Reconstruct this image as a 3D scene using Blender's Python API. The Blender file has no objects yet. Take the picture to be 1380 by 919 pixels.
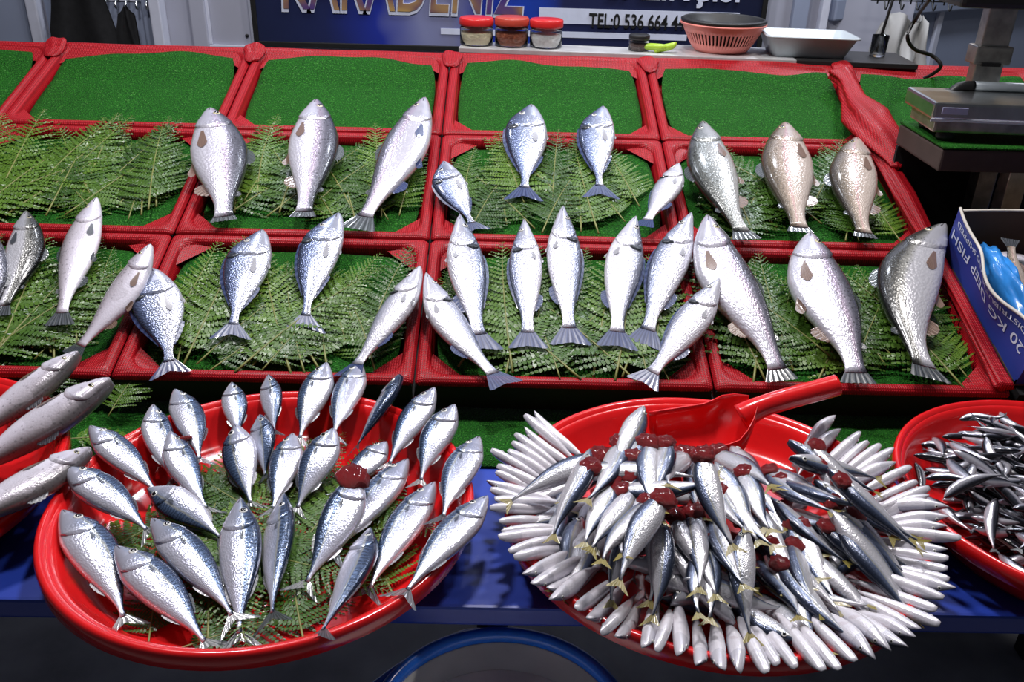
import bpy, bmesh, math, random
import numpy as np
from mathutils import Vector, Matrix, noise

random.seed(7)
R = math.radians
SC = bpy.context.scene
COL = SC.collection

# ------------------------------------------------------------------ camera
F_PX, CX, CY = 1195.0, 690.0, 459.5
PITCH, YAW, ROLL = R(27.0), R(0.98), R(1.67)
CAM = Vector((0, 0, 1.50))
fw0 = Vector((math.sin(YAW), math.cos(YAW), 0)); rt0 = Vector((math.cos(YAW), -math.sin(YAW), 0)); up0 = Vector((0, 0, 1))
FWD = fw0 * math.cos(PITCH) - up0 * math.sin(PITCH)
UPV = up0 * math.cos(PITCH) + fw0 * math.sin(PITCH)
RGT = rt0 * math.cos(ROLL) + UPV * math.sin(ROLL)
UPV = UPV * math.cos(ROLL) - rt0 * math.sin(ROLL)
cam_d = bpy.data.cameras.new('camera'); cam = bpy.data.objects.new('camera', cam_d); COL.objects.link(cam)
cam_d.sensor_width = 36.0; cam_d.lens = 36.0 * F_PX / 1380.0
cam_d.clip_start = 0.05; cam_d.clip_end = 60
cam.matrix_world = Matrix(((RGT.x, UPV.x, -FWD.x, CAM.x), (RGT.y, UPV.y, -FWD.y, CAM.y), (RGT.z, UPV.z, -FWD.z, CAM.z), (0, 0, 0, 1)))
SC.camera = cam

# ------------------------------------------------------------------ light
w = bpy.data.worlds.new('market_hall'); SC.world = w; w.use_nodes = True
w.node_tree.nodes['Background'].inputs[0].default_value = (0.62, 0.66, 0.80, 1)
w.node_tree.nodes['Background'].inputs[1].default_value = 0.11
def lamp(loc, energy, size, color=(1, .97, .93), target=None):
    d = bpy.data.lights.new('lamp_or_fill', 'AREA'); d.shape = 'DISK'; d.size = size; d.energy = energy; d.color = color
    o = bpy.data.objects.new('lamp_or_fill', d); COL.objects.link(o); o.location = loc
    t = Vector(target) if target else Vector((loc[0], loc[1], 0))
    o.rotation_euler = (t - Vector(loc)).to_track_quat('-Z', 'Y').to_euler()
    return o
lamp((-0.80, 1.62, 2.60), 33, 0.20, (1, .97, 1.0), (-.55, 1.25, .8))
lamp((0.05, 1.52, 2.60), 38, 0.20, (1, .97, 1.0), (0, 1.15, .8))
lamp((0.85, 1.62, 2.60), 22, 0.20, (1, .95, .92), (.55, 1.2, .8))
lamp((-0.9, 2.75, 2.75), 16, 0.25, (.84, .89, 1), (-.9, 3.1, .9))  # added fill that brightens the left back wall, not a real fixture
lamp((0.4, 2.75, 2.75), 14, 0.25, (.84, .89, 1), (.4, 3.1, .9))  # added fill for the wall behind the sign, not a real fixture
lamp((1.3, 2.70, 2.75), 46, 0.25, (.84, .89, 1), (1.5, 3.3, .9))  # added fill that brightens the right partition, not a real fixture
SC.view_settings.view_transform = 'Standard'; SC.view_settings.look = 'None'
SC.view_settings.gamma = 1.0; SC.view_settings.use_curve_mapping = False
SC.view_settings.exposure = -0.70

# ------------------------------------------------------------------ helpers
def ray(px, py):
    return (FWD + RGT * ((px - CX) / F_PX) - UPV * ((py - CY) / F_PX))
def unproj(px, py, p, n):
    d = ray(px, py); t = (Vector(p) - CAM).dot(n) / d.dot(n)
    return CAM + d * t
def at_y(px, py, Y): return unproj(px, py, (0, Y, 0), Vector((0, 1, 0)))
def depth(P): return (Vector(P) - CAM).dot(FWD)

def link(name, me, mat=None, parent=None, mw=None, smooth=True):
    o = bpy.data.objects.new(name, me); COL.objects.link(o)
    if mat is not None and me is not None and len(me.materials) == 0: me.materials.append(mat)
    if parent is not None: o.parent = parent
    if mw is not None: o.matrix_local = mw
    return o
def tag(o, label, cat, group=None, kind=None):
    if label: o['label'] = label
    if cat: o['category'] = cat
    if group: o['group'] = group
    if kind: o['kind'] = kind
    return o
def empty(name, loc=(0, 0, 0), mw=None):
    o = bpy.data.objects.new(name, None); COL.objects.link(o); o.empty_display_size = .02
    if mw is not None: o.matrix_world = mw
    else: o.location = loc
    return o
def mesh(name, v, f, smooth=True):
    me = bpy.data.meshes.new(name); me.from_pydata([tuple(p) for p in v], [], f); me.update()
    if smooth: me.polygons.foreach_set('use_smooth', [True] * len(me.polygons))
    return me
def from_bm(bm, name, smooth=False, angle=None):
    bmesh.ops.recalc_face_normals(bm, faces=bm.faces[:])
    me = bpy.data.meshes.new(name); bm.to_mesh(me); bm.free()
    if smooth: me.polygons.foreach_set('use_smooth', [True] * len(me.polygons))
    return me
def box_bm(bm, lo, hi, bev=0.0):
    c = [(a + b) / 2 for a, b in zip(lo, hi)]; s = [abs(b - a) for a, b in zip(lo, hi)]
    r = bmesh.ops.create_cube(bm, size=1.0, matrix=Matrix.Translation(c) @ Matrix.Diagonal((*s, 1)))
    if bev > 0:
        es = list({e for v in r['verts'] for e in v.link_edges})
        bmesh.ops.bevel(bm, geom=es, offset=bev, segments=2, affect='EDGES', profile=.6)
def box(name, lo, hi, mat, parent=None, bev=0.0, mw=None):
    bm = bmesh.new(); box_bm(bm, lo, hi, bev)
    return link(name, from_bm(bm, name), mat, parent, mw)
def lathe_me(name, prof, seg=64, close=True):
    v, f = [], []
    n = len(prof)
    for i in range(seg):
        a = 2 * math.pi * i / seg
        for r, z in prof: v.append((r * math.cos(a), r * math.sin(a), z))
    for i in range(seg):
        j = (i + 1) % seg
        for k in range(n - 1): f.append((i * n + k, j * n + k, j * n + k + 1, i * n + k + 1))
    me = mesh(name, v, f)
    bm = bmesh.new(); bm.from_mesh(me); bmesh.ops.remove_doubles(bm, verts=bm.verts[:], dist=1e-5)
    bmesh.ops.recalc_face_normals(bm, faces=bm.faces[:]); bm.to_mesh(me); bm.free()
    me.polygons.foreach_set('use_smooth', [True] * len(me.polygons))
    return me
def catmull(pts, n):
    P = [Vector(p) for p in pts]; P = [P[0] * 2 - P[1]] + P + [P[-1] * 2 - P[-2]]
    out = []; m = len(P) - 3
    for i in range(n + 1):
        t = i / n * m; k = min(int(t), m - 1); t -= k
        a, b, c, d = P[k:k + 4]
        out.append(.5 * ((2 * b) + (c - a) * t + (2 * a - 5 * b + 4 * c - d) * t * t + (3 * b - a - 3 * c + d) * t ** 3))
    return out
def tube_me(name, pts, rad, seg=10, n=None, caps=True):
    pts = catmull(pts, n) if n else [Vector(p) for p in pts]
    rr = rad if callable(rad) else (lambda t: rad)
    v, f = [], []; m = len(pts); ref = Vector((0.13, 0.21, 0.97))
    for i, p in enumerate(pts):
        d = (pts[min(i + 1, m - 1)] - pts[max(i - 1, 0)]).normalized()
        a = d.cross(ref)
        if a.length < .1: a = d.cross(Vector((1, 0, 0)))
        a.normalize(); b = d.cross(a)
        for k in range(seg):
            q = 2 * math.pi * k / seg
            v.append(p + (a * math.cos(q) + b * math.sin(q)) * rr(i / (m - 1)))
    for i in range(m - 1):
        for k in range(seg):
            l = (k + 1) % seg
            f.append((i * seg + k, i * seg + l, (i + 1) * seg + l, (i + 1) * seg + k))
    if caps: f.append(tuple(range(seg))[::-1]); f.append(tuple((m - 1) * seg + k for k in range(seg)))
    return mesh(name, v, f)

# ------------------------------------------------------------------ materials
def nodes_of(name):
    m = bpy.data.materials.new(name); m.use_nodes = True
    nt = m.node_tree; return m, nt, nt.nodes['Principled BSDF']
def N(nt, t, **kw):
    n = nt.nodes.new(t)
    for k, v in kw.items():
        if k.startswith('i_'): n.inputs[int(k[2:])].default_value = v
        else: setattr(n, k, v)
    return n
def ramp(nt, fac, stops, interp='LINEAR'):
    r = nt.nodes.new('ShaderNodeValToRGB'); cr = r.color_ramp; cr.interpolation = interp
    while len(cr.elements) < len(stops): cr.elements.new(0.5)
    for e, (p, c) in zip(cr.elements, stops): e.position = p; e.color = (*c, 1) if len(c) == 3 else c
    nt.links.new(fac, r.inputs[0]); return r.outputs[0]
def mix(nt, fac, a, b, mode='MIX'):
    m = nt.nodes.new('ShaderNodeMix'); m.data_type = 'RGBA'; m.blend_type = mode
    for s, k in ((fac, 0), (a, 6), (b, 7)):
        if hasattr(s, 'is_linked'): nt.links.new(s, m.inputs[k])
        elif k == 0: m.inputs[0].default_value = s
        else: m.inputs[k].default_value = (*s, 1)
    return m.outputs[2]
def math_n(nt, op, a, b=None, c=None):
    m = nt.nodes.new('ShaderNodeMath'); m.operation = op
    for k, s in enumerate((a, b, c)):
        if s is None: continue
        if hasattr(s, 'is_linked'): nt.links.new(s, m.inputs[k])
        else: m.inputs[k].default_value = s
    return m.outputs[0]
def bump(nt, bs, h, strength, dist):
    b = nt.nodes.new('ShaderNodeBump'); b.inputs['Strength'].default_value = strength; b.inputs['Distance'].default_value = dist
    nt.links.new(h, b.inputs['Height']); nt.links.new(b.outputs[0], bs.inputs['Normal'])
def plain(name, col, rough=.5, metal=0., noise_amt=.12, nscale=30, coat=0., trans=0., ior=1.45, bmp=0., spec=None):
    m, nt, bs = nodes_of(name)
    tc = N(nt, 'ShaderNodeTexCoord'); nz = N(nt, 'ShaderNodeTexNoise'); nz.inputs['Scale'].default_value = nscale; nz.inputs['Detail'].default_value = 4
    nt.links.new(tc.outputs['Object'], nz.inputs['Vector'])
    lo = tuple(c * (1 - noise_amt) for c in col); hi = tuple(min(1, c * (1 + noise_amt)) for c in col)
    nt.links.new(ramp(nt, nz.outputs[0], [(.3, lo), (.7, hi)]), bs.inputs['Base Color'])
    bs.inputs['Roughness'].default_value = rough; bs.inputs['Metallic'].default_value = metal
    bs.inputs['Coat Weight'].default_value = coat; bs.inputs['Coat Roughness'].default_value = .1
    bs.inputs['Transmission Weight'].default_value = trans; bs.inputs['IOR'].default_value = ior
    if spec is not None: bs.inputs['Specular IOR Level'].default_value = spec
    if bmp: bump(nt, bs, nz.outputs[0], bmp, .01)
    return m

MT = {}
MT['red_plastic'] = plain('red_plastic', (.66, .010, .012), .22, noise_amt=.06, coat=.5)
MT['blue_sheet'] = plain('blue_sheet', (.018, .050, .36), .35, noise_amt=.05, nscale=8, coat=.2)
MT['dark_board'] = plain('dark_board', (.012, .012, .013), .7)
MT['dark_floor'] = plain('dark_floor', (.26, .26, .26), .75, noise_amt=.25, nscale=6)
MT['wall'] = plain('wall_paint', (.40, .41, .49), .6, noise_amt=.06, nscale=5)
MT['wall_blue'] = plain('wall_panel', (.28, .32, .43), .5, noise_amt=.06, nscale=4)
MT['white_trim'] = plain('white_trim', (.60, .62, .72), .4, noise_amt=.05)
MT['steel'] = plain('steel', (.55, .56, .55), .28, 1.0, noise_amt=.15, nscale=25)
MT['shelf_steel'] = plain('shelf_steel', (.62, .62, .62), .45, .6, noise_amt=.12, nscale=25)
MT['worn_steel'] = plain('worn_steel', (.42, .40, .36), .38, .9, noise_amt=.3, nscale=40)
MT['black'] = plain('black_plastic', (.012, .012, .012), .45)
MT['black_cloth'] = plain('black_cloth', (.008, .008, .009), .9, noise_amt=.3, nscale=60)
MT['white_plastic'] = plain('white_plastic', (.42, .47, .50), .3, noise_amt=.04, coat=.2)
MT['white_cloth'] = plain('white_cloth', (.50, .50, .49), .7, noise_amt=.12, nscale=12)
MT['pink_plastic'] = plain('pink_plastic', (.80, .26, .22), .4, noise_amt=.05)
MT['lid_red'] = plain('lid_red', (.55, .02, .02), .3, noise_amt=.06)
MT['lid_brown'] = plain('lid_red_brown', (.42, .05, .03), .35, noise_amt=.06)
MT['glass'] = plain('glass', (.95, .97, .97), .03, noise_amt=.0, trans=1.0, ior=1.3)
MT['salt'] = plain('salt', (.82, .82, .80), .9, noise_amt=.08, nscale=200, bmp=.3)
MT['flour'] = plain('corn_flour', (.78, .70, .48), .9, noise_amt=.08, nscale=200, bmp=.3)
MT['paprika'] = plain('paprika', (.26, .07, .03), .9, noise_amt=.2, nscale=200, bmp=.3)
MT['dark_spice'] = plain('dark_spice', (.06, .02, .015), .5)
MT['lime'] = plain('lime_green', (.36, .55, .04), .35, noise_amt=.15, nscale=25)
MT['eye'] = plain('eye_iris', (.55, .50, .30), .1, noise_amt=.2, coat=1)
MT['eye_silver'] = plain('eye_silver', (.70, .70, .66), .1, noise_amt=.15, coat=1)
MT['pupil'] = plain('pupil', (.004, .004, .006), .05, coat=1)
MT['gore'] = plain('raw_gills', (.52, .012, .018), .40, noise_amt=.5, nscale=160, coat=.3, bmp=1.0)
MT['carton'] = plain('carton_blue', (.025, .045, .27), .5, noise_amt=.08, nscale=12)
MT['carton_in'] = plain('carton_brown', (.13, .085, .055), .7, noise_amt=.12, nscale=15)
MT['carton_edge'] = plain('carton_edge', (.55, .52, .47), .8)
MT['print_white'] = plain('white_print', (.62, .66, .80), .6, noise_amt=.05)
MT['blue_bag'] = plain('blue_bag', (.03, .22, .62), .25, noise_amt=.2, coat=.4)
MT['bucket_blue'] = plain('bucket_blue', (.02, .17, .72), .25, noise_amt=.1, coat=.4)
MT['bucket_water'] = plain('bucket_water', (.80, .80, .78), .10, noise_amt=.25, nscale=9)
MT['stem'] = plain('fern_stem', (.16, .17, .04), .5, noise_amt=.2)
MT['sticker'] = plain('sticker', (.40, .42, .62), .5)

def red_net():
    m, nt, bs = nodes_of('red_netting')
    tc = N(nt, 'ShaderNodeTexCoord')
    w1 = N(nt, 'ShaderNodeTexWave', bands_direction='X'); w2 = N(nt, 'ShaderNodeTexWave', bands_direction='Y')
    for q in (w1, w2):
        q.inputs['Scale'].default_value = 85; q.inputs['Distortion'].default_value = .6; q.inputs['Detail'].default_value = 1
        nt.links.new(tc.outputs['Object'], q.inputs['Vector'])
    h = math_n(nt, 'MULTIPLY', w1.outputs[1], w2.outputs[1])
    nz = N(nt, 'ShaderNodeTexNoise'); nz.inputs['Scale'].default_value = 14; nt.links.new(tc.outputs['Object'], nz.inputs['Vector'])
    c = ramp(nt, h, [(0, (.26, .003, .008)), (.5, (.46, .005, .012)), (1, (.66, .02, .035))])
    c2 = mix(nt, nz.outputs[0], c, mix(nt, 1, c, (.62, .5, .5), 'MULTIPLY'))
    nt.links.new(c2, bs.inputs['Base Color']); bs.inputs['Roughness'].default_value = .45; bs.inputs['Specular IOR Level'].default_value = .22
    bs.inputs['Coat Weight'].default_value = .05; bs.inputs['Coat Roughness'].default_value = .2
    bump(nt, bs, h, .55, .0012); return m
MT['net'] = red_net()
def turf():
    m, nt, bs = nodes_of('artificial_grass')
    tc = N(nt, 'ShaderNodeTexCoord')
    n1 = N(nt, 'ShaderNodeTexNoise'); n1.inputs['Scale'].default_value = 420; n1.inputs['Detail'].default_value = 2
    n2 = N(nt, 'ShaderNodeTexNoise'); n2.inputs['Scale'].default_value = 9
    n3 = N(nt, 'ShaderNodeTexWave', bands_direction='Y'); n3.inputs['Scale'].default_value = 26; n3.inputs['Distortion'].default_value = 3
    for q in (n1, n2, n3): nt.links.new(tc.outputs['Object'], q.inputs['Vector'])
    c = ramp(nt, n1.outputs[0], [(.25, (.003, .030, .003)), (.5, (.009, .105, .006)), (.66, (.028, .22, .012)), (.78, (.28, .46, .20))])
    c = mix(nt, n2.outputs[0], mix(nt, 1, c, (.68, .72, .66), 'MULTIPLY'), c)
    c = mix(nt, math_n(nt, 'MULTIPLY', n3.outputs[1], .22), c, (.010, .07, .008))
    nt.links.new(c, bs.inputs['Base Color']); bs.inputs['Roughness'].default_value = .7; bs.inputs['Specular IOR Level'].default_value = .15
    bump(nt, bs, n1.outputs[0], 1.0, .006); return m
MT['turf'] = turf()
def fern_mat():
    m, nt, bs = nodes_of('fern_leaf')
    oi = N(nt, 'ShaderNodeObjectInfo'); tc = N(nt, 'ShaderNodeTexCoord')
    nz = N(nt, 'ShaderNodeTexNoise'); nz.inputs['Scale'].default_value = 18; nt.links.new(tc.outputs['Object'], nz.inputs['Vector'])
    f = math_n(nt, 'ADD', math_n(nt, 'MULTIPLY', oi.outputs['Random'], .6), math_n(nt, 'MULTIPLY', nz.outputs[0], .5))
    c = ramp(nt, f, [(.1, (.016, .048, .006)), (.5, (.042, .100, .011)), (.8, (.085, .165, .017)), (1, (.15, .23, .026))])
    nt.links.new(c, bs.inputs['Base Color']); bs.inputs['Roughness'].default_value = .36
    bs.inputs['Coat Weight'].default_value = .10; bs.inputs['Coat Roughness'].default_value = .25; bs.inputs['Specular IOR Level'].default_value = .3
    return m
MT['fern'] = fern_mat()

def fish_mat(name, stops, spots=0., spot_col=(.02, .02, .02), stripe=None, bars=0., scale_bump=.35, metal=.35, rough=.27, band=None, mouth=True, blotch=None, k_alb=.74):
    """colour runs over the fish's own girth coordinate fd (-1 belly .. 1 back) and length fs"""
    m, nt, bs = nodes_of(name)
    s = N(nt, 'ShaderNodeAttribute', attribute_name='fs').outputs['Fac']; d = N(nt, 'ShaderNodeAttribute', attribute_name='fd').outputs['Fac']
    tc = N(nt, 'ShaderNodeTexCoord'); oi = N(nt, 'ShaderNodeObjectInfo')
    nz = N(nt, 'ShaderNodeTexNoise'); nz.inputs['Scale'].default_value = 45; nz.inputs['Detail'].default_value = 3
    nt.links.new(tc.outputs['Object'], nz.inputs['Vector'])
    g = math_n(nt, 'MULTIPLY_ADD', d, .5, .5)
    g = math_n(nt, 'ADD', g, math_n(nt, 'MULTIPLY_ADD', nz.outputs[0], .10, -.05))
    g = math_n(nt, 'ADD', g, math_n(nt, 'MULTIPLY_ADD', oi.outputs['Random'], .10, -.05))
    c = ramp(nt, g, stops)
    if band:      # a coloured stripe along the flank
        pos, wd, bc, amt = band
        k = math_n(nt, 'SUBTRACT', 1., math_n(nt, 'DIVIDE', math_n(nt, 'ABSOLUTE', math_n(nt, 'SUBTRACT', g, pos)), wd))
        k = math_n(nt, 'MULTIPLY', math_n(nt, 'MAXIMUM', k, 0.), amt)
        c = mix(nt, k, c, bc)
    if bars > 0:
        cb = N(nt, 'ShaderNodeCombineXYZ'); nt.links.new(s, cb.inputs[0]); nt.links.new(math_n(nt, 'MULTIPLY', d, .12), cb.inputs[1])
        wv = N(nt, 'ShaderNodeTexWave', bands_direction='X'); wv.inputs['Scale'].default_value = 10; wv.inputs['Distortion'].default_value = 5; wv.inputs['Detail'].default_value = 2; wv.inputs['Detail Scale'].default_value = 3
        nt.links.new(cb.outputs[0], wv.inputs['Vector'])
        k = math_n(nt, 'MULTIPLY', math_n(nt, 'GREATER_THAN', g, .68), math_n(nt, 'MULTIPLY', wv.outputs[1], bars))
        c = mix(nt, k, c, (.012, .025, .05))
    if spots > 0:
        vo = N(nt, 'ShaderNodeTexVoronoi'); vo.inputs['Scale'].default_value = 150
        nt.links.new(tc.outputs['Object'], vo.inputs['Vector'])
        k = math_n(nt, 'LESS_THAN', vo.outputs[0], .26)
        k = math_n(nt, 'MULTIPLY', k, math_n(nt, 'MULTIPLY', math_n(nt, 'SMOOTHSTEP' if False else 'GREATER_THAN', g, .52), spots))
        c = mix(nt, k, c, spot_col)
    if blotch:    # stains of slime and bruising
        n2 = N(nt, 'ShaderNodeTexNoise'); n2.inputs['Scale'].default_value = 16; nt.links.new(tc.outputs['Object'], n2.inputs['Vector'])
        c = mix(nt, math_n(nt, 'MULTIPLY', math_n(nt, 'GREATER_THAN', n2.outputs[0], .60), .35), c, blotch)
    if mouth:     # mouth slit
        k = math_n(nt, 'MULTIPLY', math_n(nt, 'LESS_THAN', s, .065), math_n(nt, 'LESS_THAN', math_n(nt, 'ABSOLUTE', math_n(nt, 'ADD', d, math_n(nt, 'MULTIPLY_ADD', s, 2.5, .0))), .09))
        c = mix(nt, math_n(nt, 'MULTIPLY', k, .75), c, (.03, .02, .025))
    hd = math_n(nt, 'MULTIPLY', math_n(nt, 'LESS_THAN', s, .25), math_n(nt, 'MULTIPLY_ADD', nz.outputs[0], .9, -.05))
    c = mix(nt, hd, c, mix(nt, 1, c, (.60, .62, .66), 'MULTIPLY'))       # the scaleless head is a tone greyer
    c = mix(nt, 1, c, (k_alb, k_alb * .995, min(1, k_alb * 1.08)), 'MULTIPLY')
    nt.links.new(c, bs.inputs['Base Color'])
    bs.inputs['Metallic'].default_value = metal; bs.inputs['Roughness'].default_value = rough
    bs.inputs['Coat Weight'].default_value = .6; bs.inputs['Coat Roughness'].default_value = .12
    cb = N(nt, 'ShaderNodeCombineXYZ'); nt.links.new(math_n(nt, 'MULTIPLY', s, 62), cb.inputs[0]); nt.links.new(math_n(nt, 'MULTIPLY', d, 11), cb.inputs[1])
    vo = N(nt, 'ShaderNodeTexVoronoi'); vo.inputs['Scale'].default_value = 1.0; nt.links.new(cb.outputs[0], vo.inputs['Vector'])
    k = math_n(nt, 'MULTIPLY', vo.outputs[0], math_n(nt, 'GREATER_THAN', s, .2))
    bump(nt, bs, k, scale_bump, .0016)
    return m
W_, S_ = (.86, .86, .88), (.62, .64, .68)
FM = {
 'trout_white': fish_mat('trout_pale_skin', [(0, W_), (.45, (.78, .76, .80)), (.62, (.60, .56, .62)), (.78, (.20, .20, .23)), (1, (.05, .055, .06))], .55, band=(.60, .10, (.60, .42, .52), .45)),
 'trout_tan': fish_mat('trout_tan_skin', [(0, (.66, .57, .47)), (.45, (.58, .48, .38)), (.62, (.42, .33, .24)), (.80, (.18, .14, .09)), (1, (.05, .045, .035))], .5, band=(.52, .07, (.60, .26, .28), .45), metal=.15, k_alb=.78),
 'trout_grey': fish_mat('trout_grey_skin', [(0, (.70, .70, .64)), (.4, (.55, .56, .50)), (.6, (.33, .35, .31)), (.8, (.13, .14, .12)), (1, (.03, .035, .03))], .7, blotch=(.22, .24, .22)),
 'trout_dark': fish_mat('trout_dark_skin', [(0, (.82, .82, .82)), (.50, (.76, .76, .75)), (.60, (.46, .46, .40)), (.72, (.10, .10, .085)), (1, (.010, .012, .012))], .6),
 'whiting': fish_mat('grey_pink_skin', [(0, (.90, .88, .90)), (.42, (.82, .79, .82)), (.66, (.62, .58, .60)), (.86, (.34, .31, .31)), (1, (.14, .13, .12))], .35, metal=.12, blotch=(.50, .47, .47), scale_bump=.15, k_alb=.92),
 'bream': fish_mat('bream_skin', [(0, (.82, .84, .88)), (.4, (.66, .69, .76)), (.6, (.42, .48, .60)), (.78, (.17, .22, .36)), (1, (.03, .045, .09))], 0, metal=.45, scale_bump=.6),
 'bass': fish_mat('bass_skin', [(0, (.92, .91, .93)), (.42, (.82, .82, .86)), (.62, (.66, .68, .74)), (.80, (.34, .38, .48)), (1, (.07, .09, .14))], 0, metal=.35, scale_bump=.55, band=(.63, .02, (.12, .13, .16), .5)),
 'bass_white': fish_mat('bass_white_skin', [(0, (.94, .93, .93)), (.55, (.84, .84, .86)), (.75, (.50, .52, .58)), (1, (.10, .12, .17))], 0, metal=.25, scale_bump=.4),
 'mackerel': fish_mat('mackerel_skin', [(0, (.86, .85, .88)), (.40, (.70, .72, .80)), (.58, (.56, .62, .73)), (.72, (.16, .24, .38)), (1, (.015, .03, .07))], 0, bars=.65, metal=.45, band=(.645, .05, (.72, .66, .30), .45), scale_bump=.2, rough=.22),
 'small': fish_mat('small_fish_skin', [(0, (.90, .88, .86)), (.45, (.76, .76, .74)), (.60, (.55, .58, .60)), (.74, (.15, .19, .28)), (1, (.012, .018, .035))], 0, metal=.4, band=(.64, .05, (.50, .44, .16), .5), scale_bump=.25, rough=.22),
 'ringfish': fish_mat('white_belly_skin', [(0, (.90, .87, .85)), (.6, (.80, .78, .78)), (.76, (.45, .45, .50)), (1, (.05, .06, .09))], 0, metal=.15, scale_bump=.15, blotch=(.60, .50, .48), k_alb=.80),
 'anchovy': fish_mat('anchovy_skin', [(0, (.86, .84, .84)), (.42, (.66, .66, .68)), (.55, (.28, .29, .33)), (.66, (.05, .055, .07)), (1, (.008, .009, .012))], 0, metal=.5, scale_bump=.1, rough=.18),
}
def fin_mat(name, c0, c1, alpha=.9):
    m, nt, bs = nodes_of(name)
    u = N(nt, 'ShaderNodeAttribute', attribute_name='fr').outputs['Fac']
    wv = math_n(nt, 'PINGPONG', math_n(nt, 'MULTIPLY', u, 18.), 1.)
    nt.links.new(mix(nt, wv, c0, c1), bs.inputs['Base Color'])
    bs.inputs['Roughness'].default_value = .3; bs.inputs['Coat Weight'].default_value = .5; bs.inputs['Alpha'].default_value = alpha
    return m
FIN = {'blue': fin_mat('blue_grey_fin', (.012, .022, .085), (.06, .085, .20)), 'brown': fin_mat('brown_fin', (.10, .06, .05), (.26, .17, .13)),
       'pale': fin_mat('pale_fin', (.22, .22, .25), (.42, .42, .45)), 'yellow': fin_mat('yellow_fin', (.15, .12, .025), (.34, .28, .07)), 'dark': fin_mat('dark_fin', (.02, .025, .03), (.09, .10, .12), .85)}

# ------------------------------------------------------------------ stall geometry (metres)
TAB_Z = 0.78                       # blue table top
LIP_Y, LIP_Z = 1.145, 0.842        # front lip of the sloping rack
SLOPE = R(17.59); CW, CL = 0.45, 0.345
COLX = [-1.475 + k * CW for k in range(8)]
RO = Vector((0, LIP_Y, LIP_Z)); RU = Vector((1, 0, 0)); RW = Vector((0, math.cos(SLOPE), math.sin(SLOPE))); RN = RU.cross(RW)
RACK = Matrix(((1, 0, 0, 0), (0, RW.y, RN.y, LIP_Y), (0, RW.z, RN.z, LIP_Z), (0, 0, 0, 1)))
MAT_H = -0.012
BAS_R, BAS_H, BAS_F = 0.252, 0.062, 0.012
BASINS = {'mackerel': (-0.277, 0.868, BAS_R), 'small': (0.262, 0.872, BAS_R), 'anchovy': (0.745, 0.908, .228), 'trout': (-0.80, 0.90, BAS_R)}
def basin_profile(r, R_):          # inner height above the table at radius r
    if r < R_ * .80: return BAS_F
    if r < R_ * .93: return BAS_F + (BAS_H - .006 - BAS_F) * ((r - R_ * .80) / (R_ * .13)) ** 1.3
    return BAS_H

class Surf:
    """a resting surface with a height field that grows as things are laid on it"""
    def __init__(s, M, u0, u1, w0, w1, g=.004):
        s.M = M; s.I = M.inverted(); s.u0, s.w0, s.g = u0, w0, g
        s.U = np.arange(u0, u1, g); s.W = np.arange(w0, w1, g)
        s.h = np.zeros((len(s.U), len(s.W)))
        s.n = (M.to_3x3() @ Vector((0, 0, 1))).normalized()
    def idx(s, u, w):
        return (np.clip(((np.asarray(u) - s.u0) / s.g).round().astype(int), 0, len(s.U) - 1), np.clip(((np.asarray(w) - s.w0) / s.g).round().astype(int), 0, len(s.W) - 1))
    def px(s, px, py, z):
        P = unproj(px, py, s.M @ Vector((0, 0, z)), s.n); return s.I @ P
def rest_line(S, req):
    """two-point support: edge of the upper hull of (S, req) that straddles the middle"""
    pts = sorted(zip(S, req)); hull = []
    for p in pts:
        while len(hull) >= 2 and (hull[-1][0] - hull[-2][0]) * (p[1] - hull[-2][1]) - (hull[-1][1] - hull[-2][1]) * (p[0] - hull[-2][0]) >= 0: hull.pop()
        hull.append(p)
    for a, b in zip(hull, hull[1:]):
        if a[0] <= .42 <= b[0]:
            k = (b[1] - a[1]) / (b[0] - a[0]); return a[1] - k * a[0], k
    return max(req), 0.

# ------------------------------------------------------------------ fish
PROF = {  # s: (top, bottom, half thickness), fractions of body depth / thickness
 'trout': [(0, .04, .05, .40), (.03, .11, .12, .62), (.08, .19, .21, .80), (.16, .30, .33, .92), (.26, .40, .43, .98), (.40, .48, .52, 1), (.56, .44, .49, .93), (.72, .31, .34, .70), (.86, .18, .19, .40), (.95, .15, .15, .22), (1, .17, .17, .10)],
 'bream': [(0, .02, .06, .40), (.03, .09, .14, .62), (.08, .21, .22, .80), (.17, .41, .33, .94), (.28, .55, .42, 1), (.42, .54, .45, .98), (.58, .43, .38, .82), (.74, .25, .22, .50), (.88, .10, .10, .26), (.95, .09, .09, .16), (1, .12, .12, .08)],
 'bass': [(0, .03, .04, .38), (.04, .09, .12, .62), (.11, .19, .22, .82), (.20, .31, .34, .94), (.32, .45, .47, .98), (.46, .50, .50, 1), (.60, .44, .44, .88), (.75, .30, .31, .62), (.88, .18, .18, .36), (.96, .17, .17, .18), (1, .20, .20, .09)],
 'mackerel': [(0, .03, .04, .38), (.03, .10, .12, .60), (.09, .21, .24, .80), (.18, .36, .38, .94), (.28, .47, .49, .99), (.42, .50, .50, 1), (.57, .43, .43, .87), (.72, .28, .28, .60), (.86, .12, .12, .32), (.95, .055, .055, .16), (1, .06, .06, .10)],
 'anchovy': [(0, .02, .03, .10), (.04, .16, .20, .40), (.12, .36, .38, .74), (.25, .46, .48, .95), (.42, .50, .50, 1), (.60, .42, .42, .85), (.80, .24, .24, .50), (.94, .10, .10, .20), (1, .10, .10, .08)],
}
BODY = {'trout': .89, 'bream': .85, 'bass': .87, 'mackerel': .88, 'anchovy': .90}
THICK = {'trout': .46, 'bream': .34, 'bass': .47, 'mackerel': .50, 'anchovy': .7}
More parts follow.
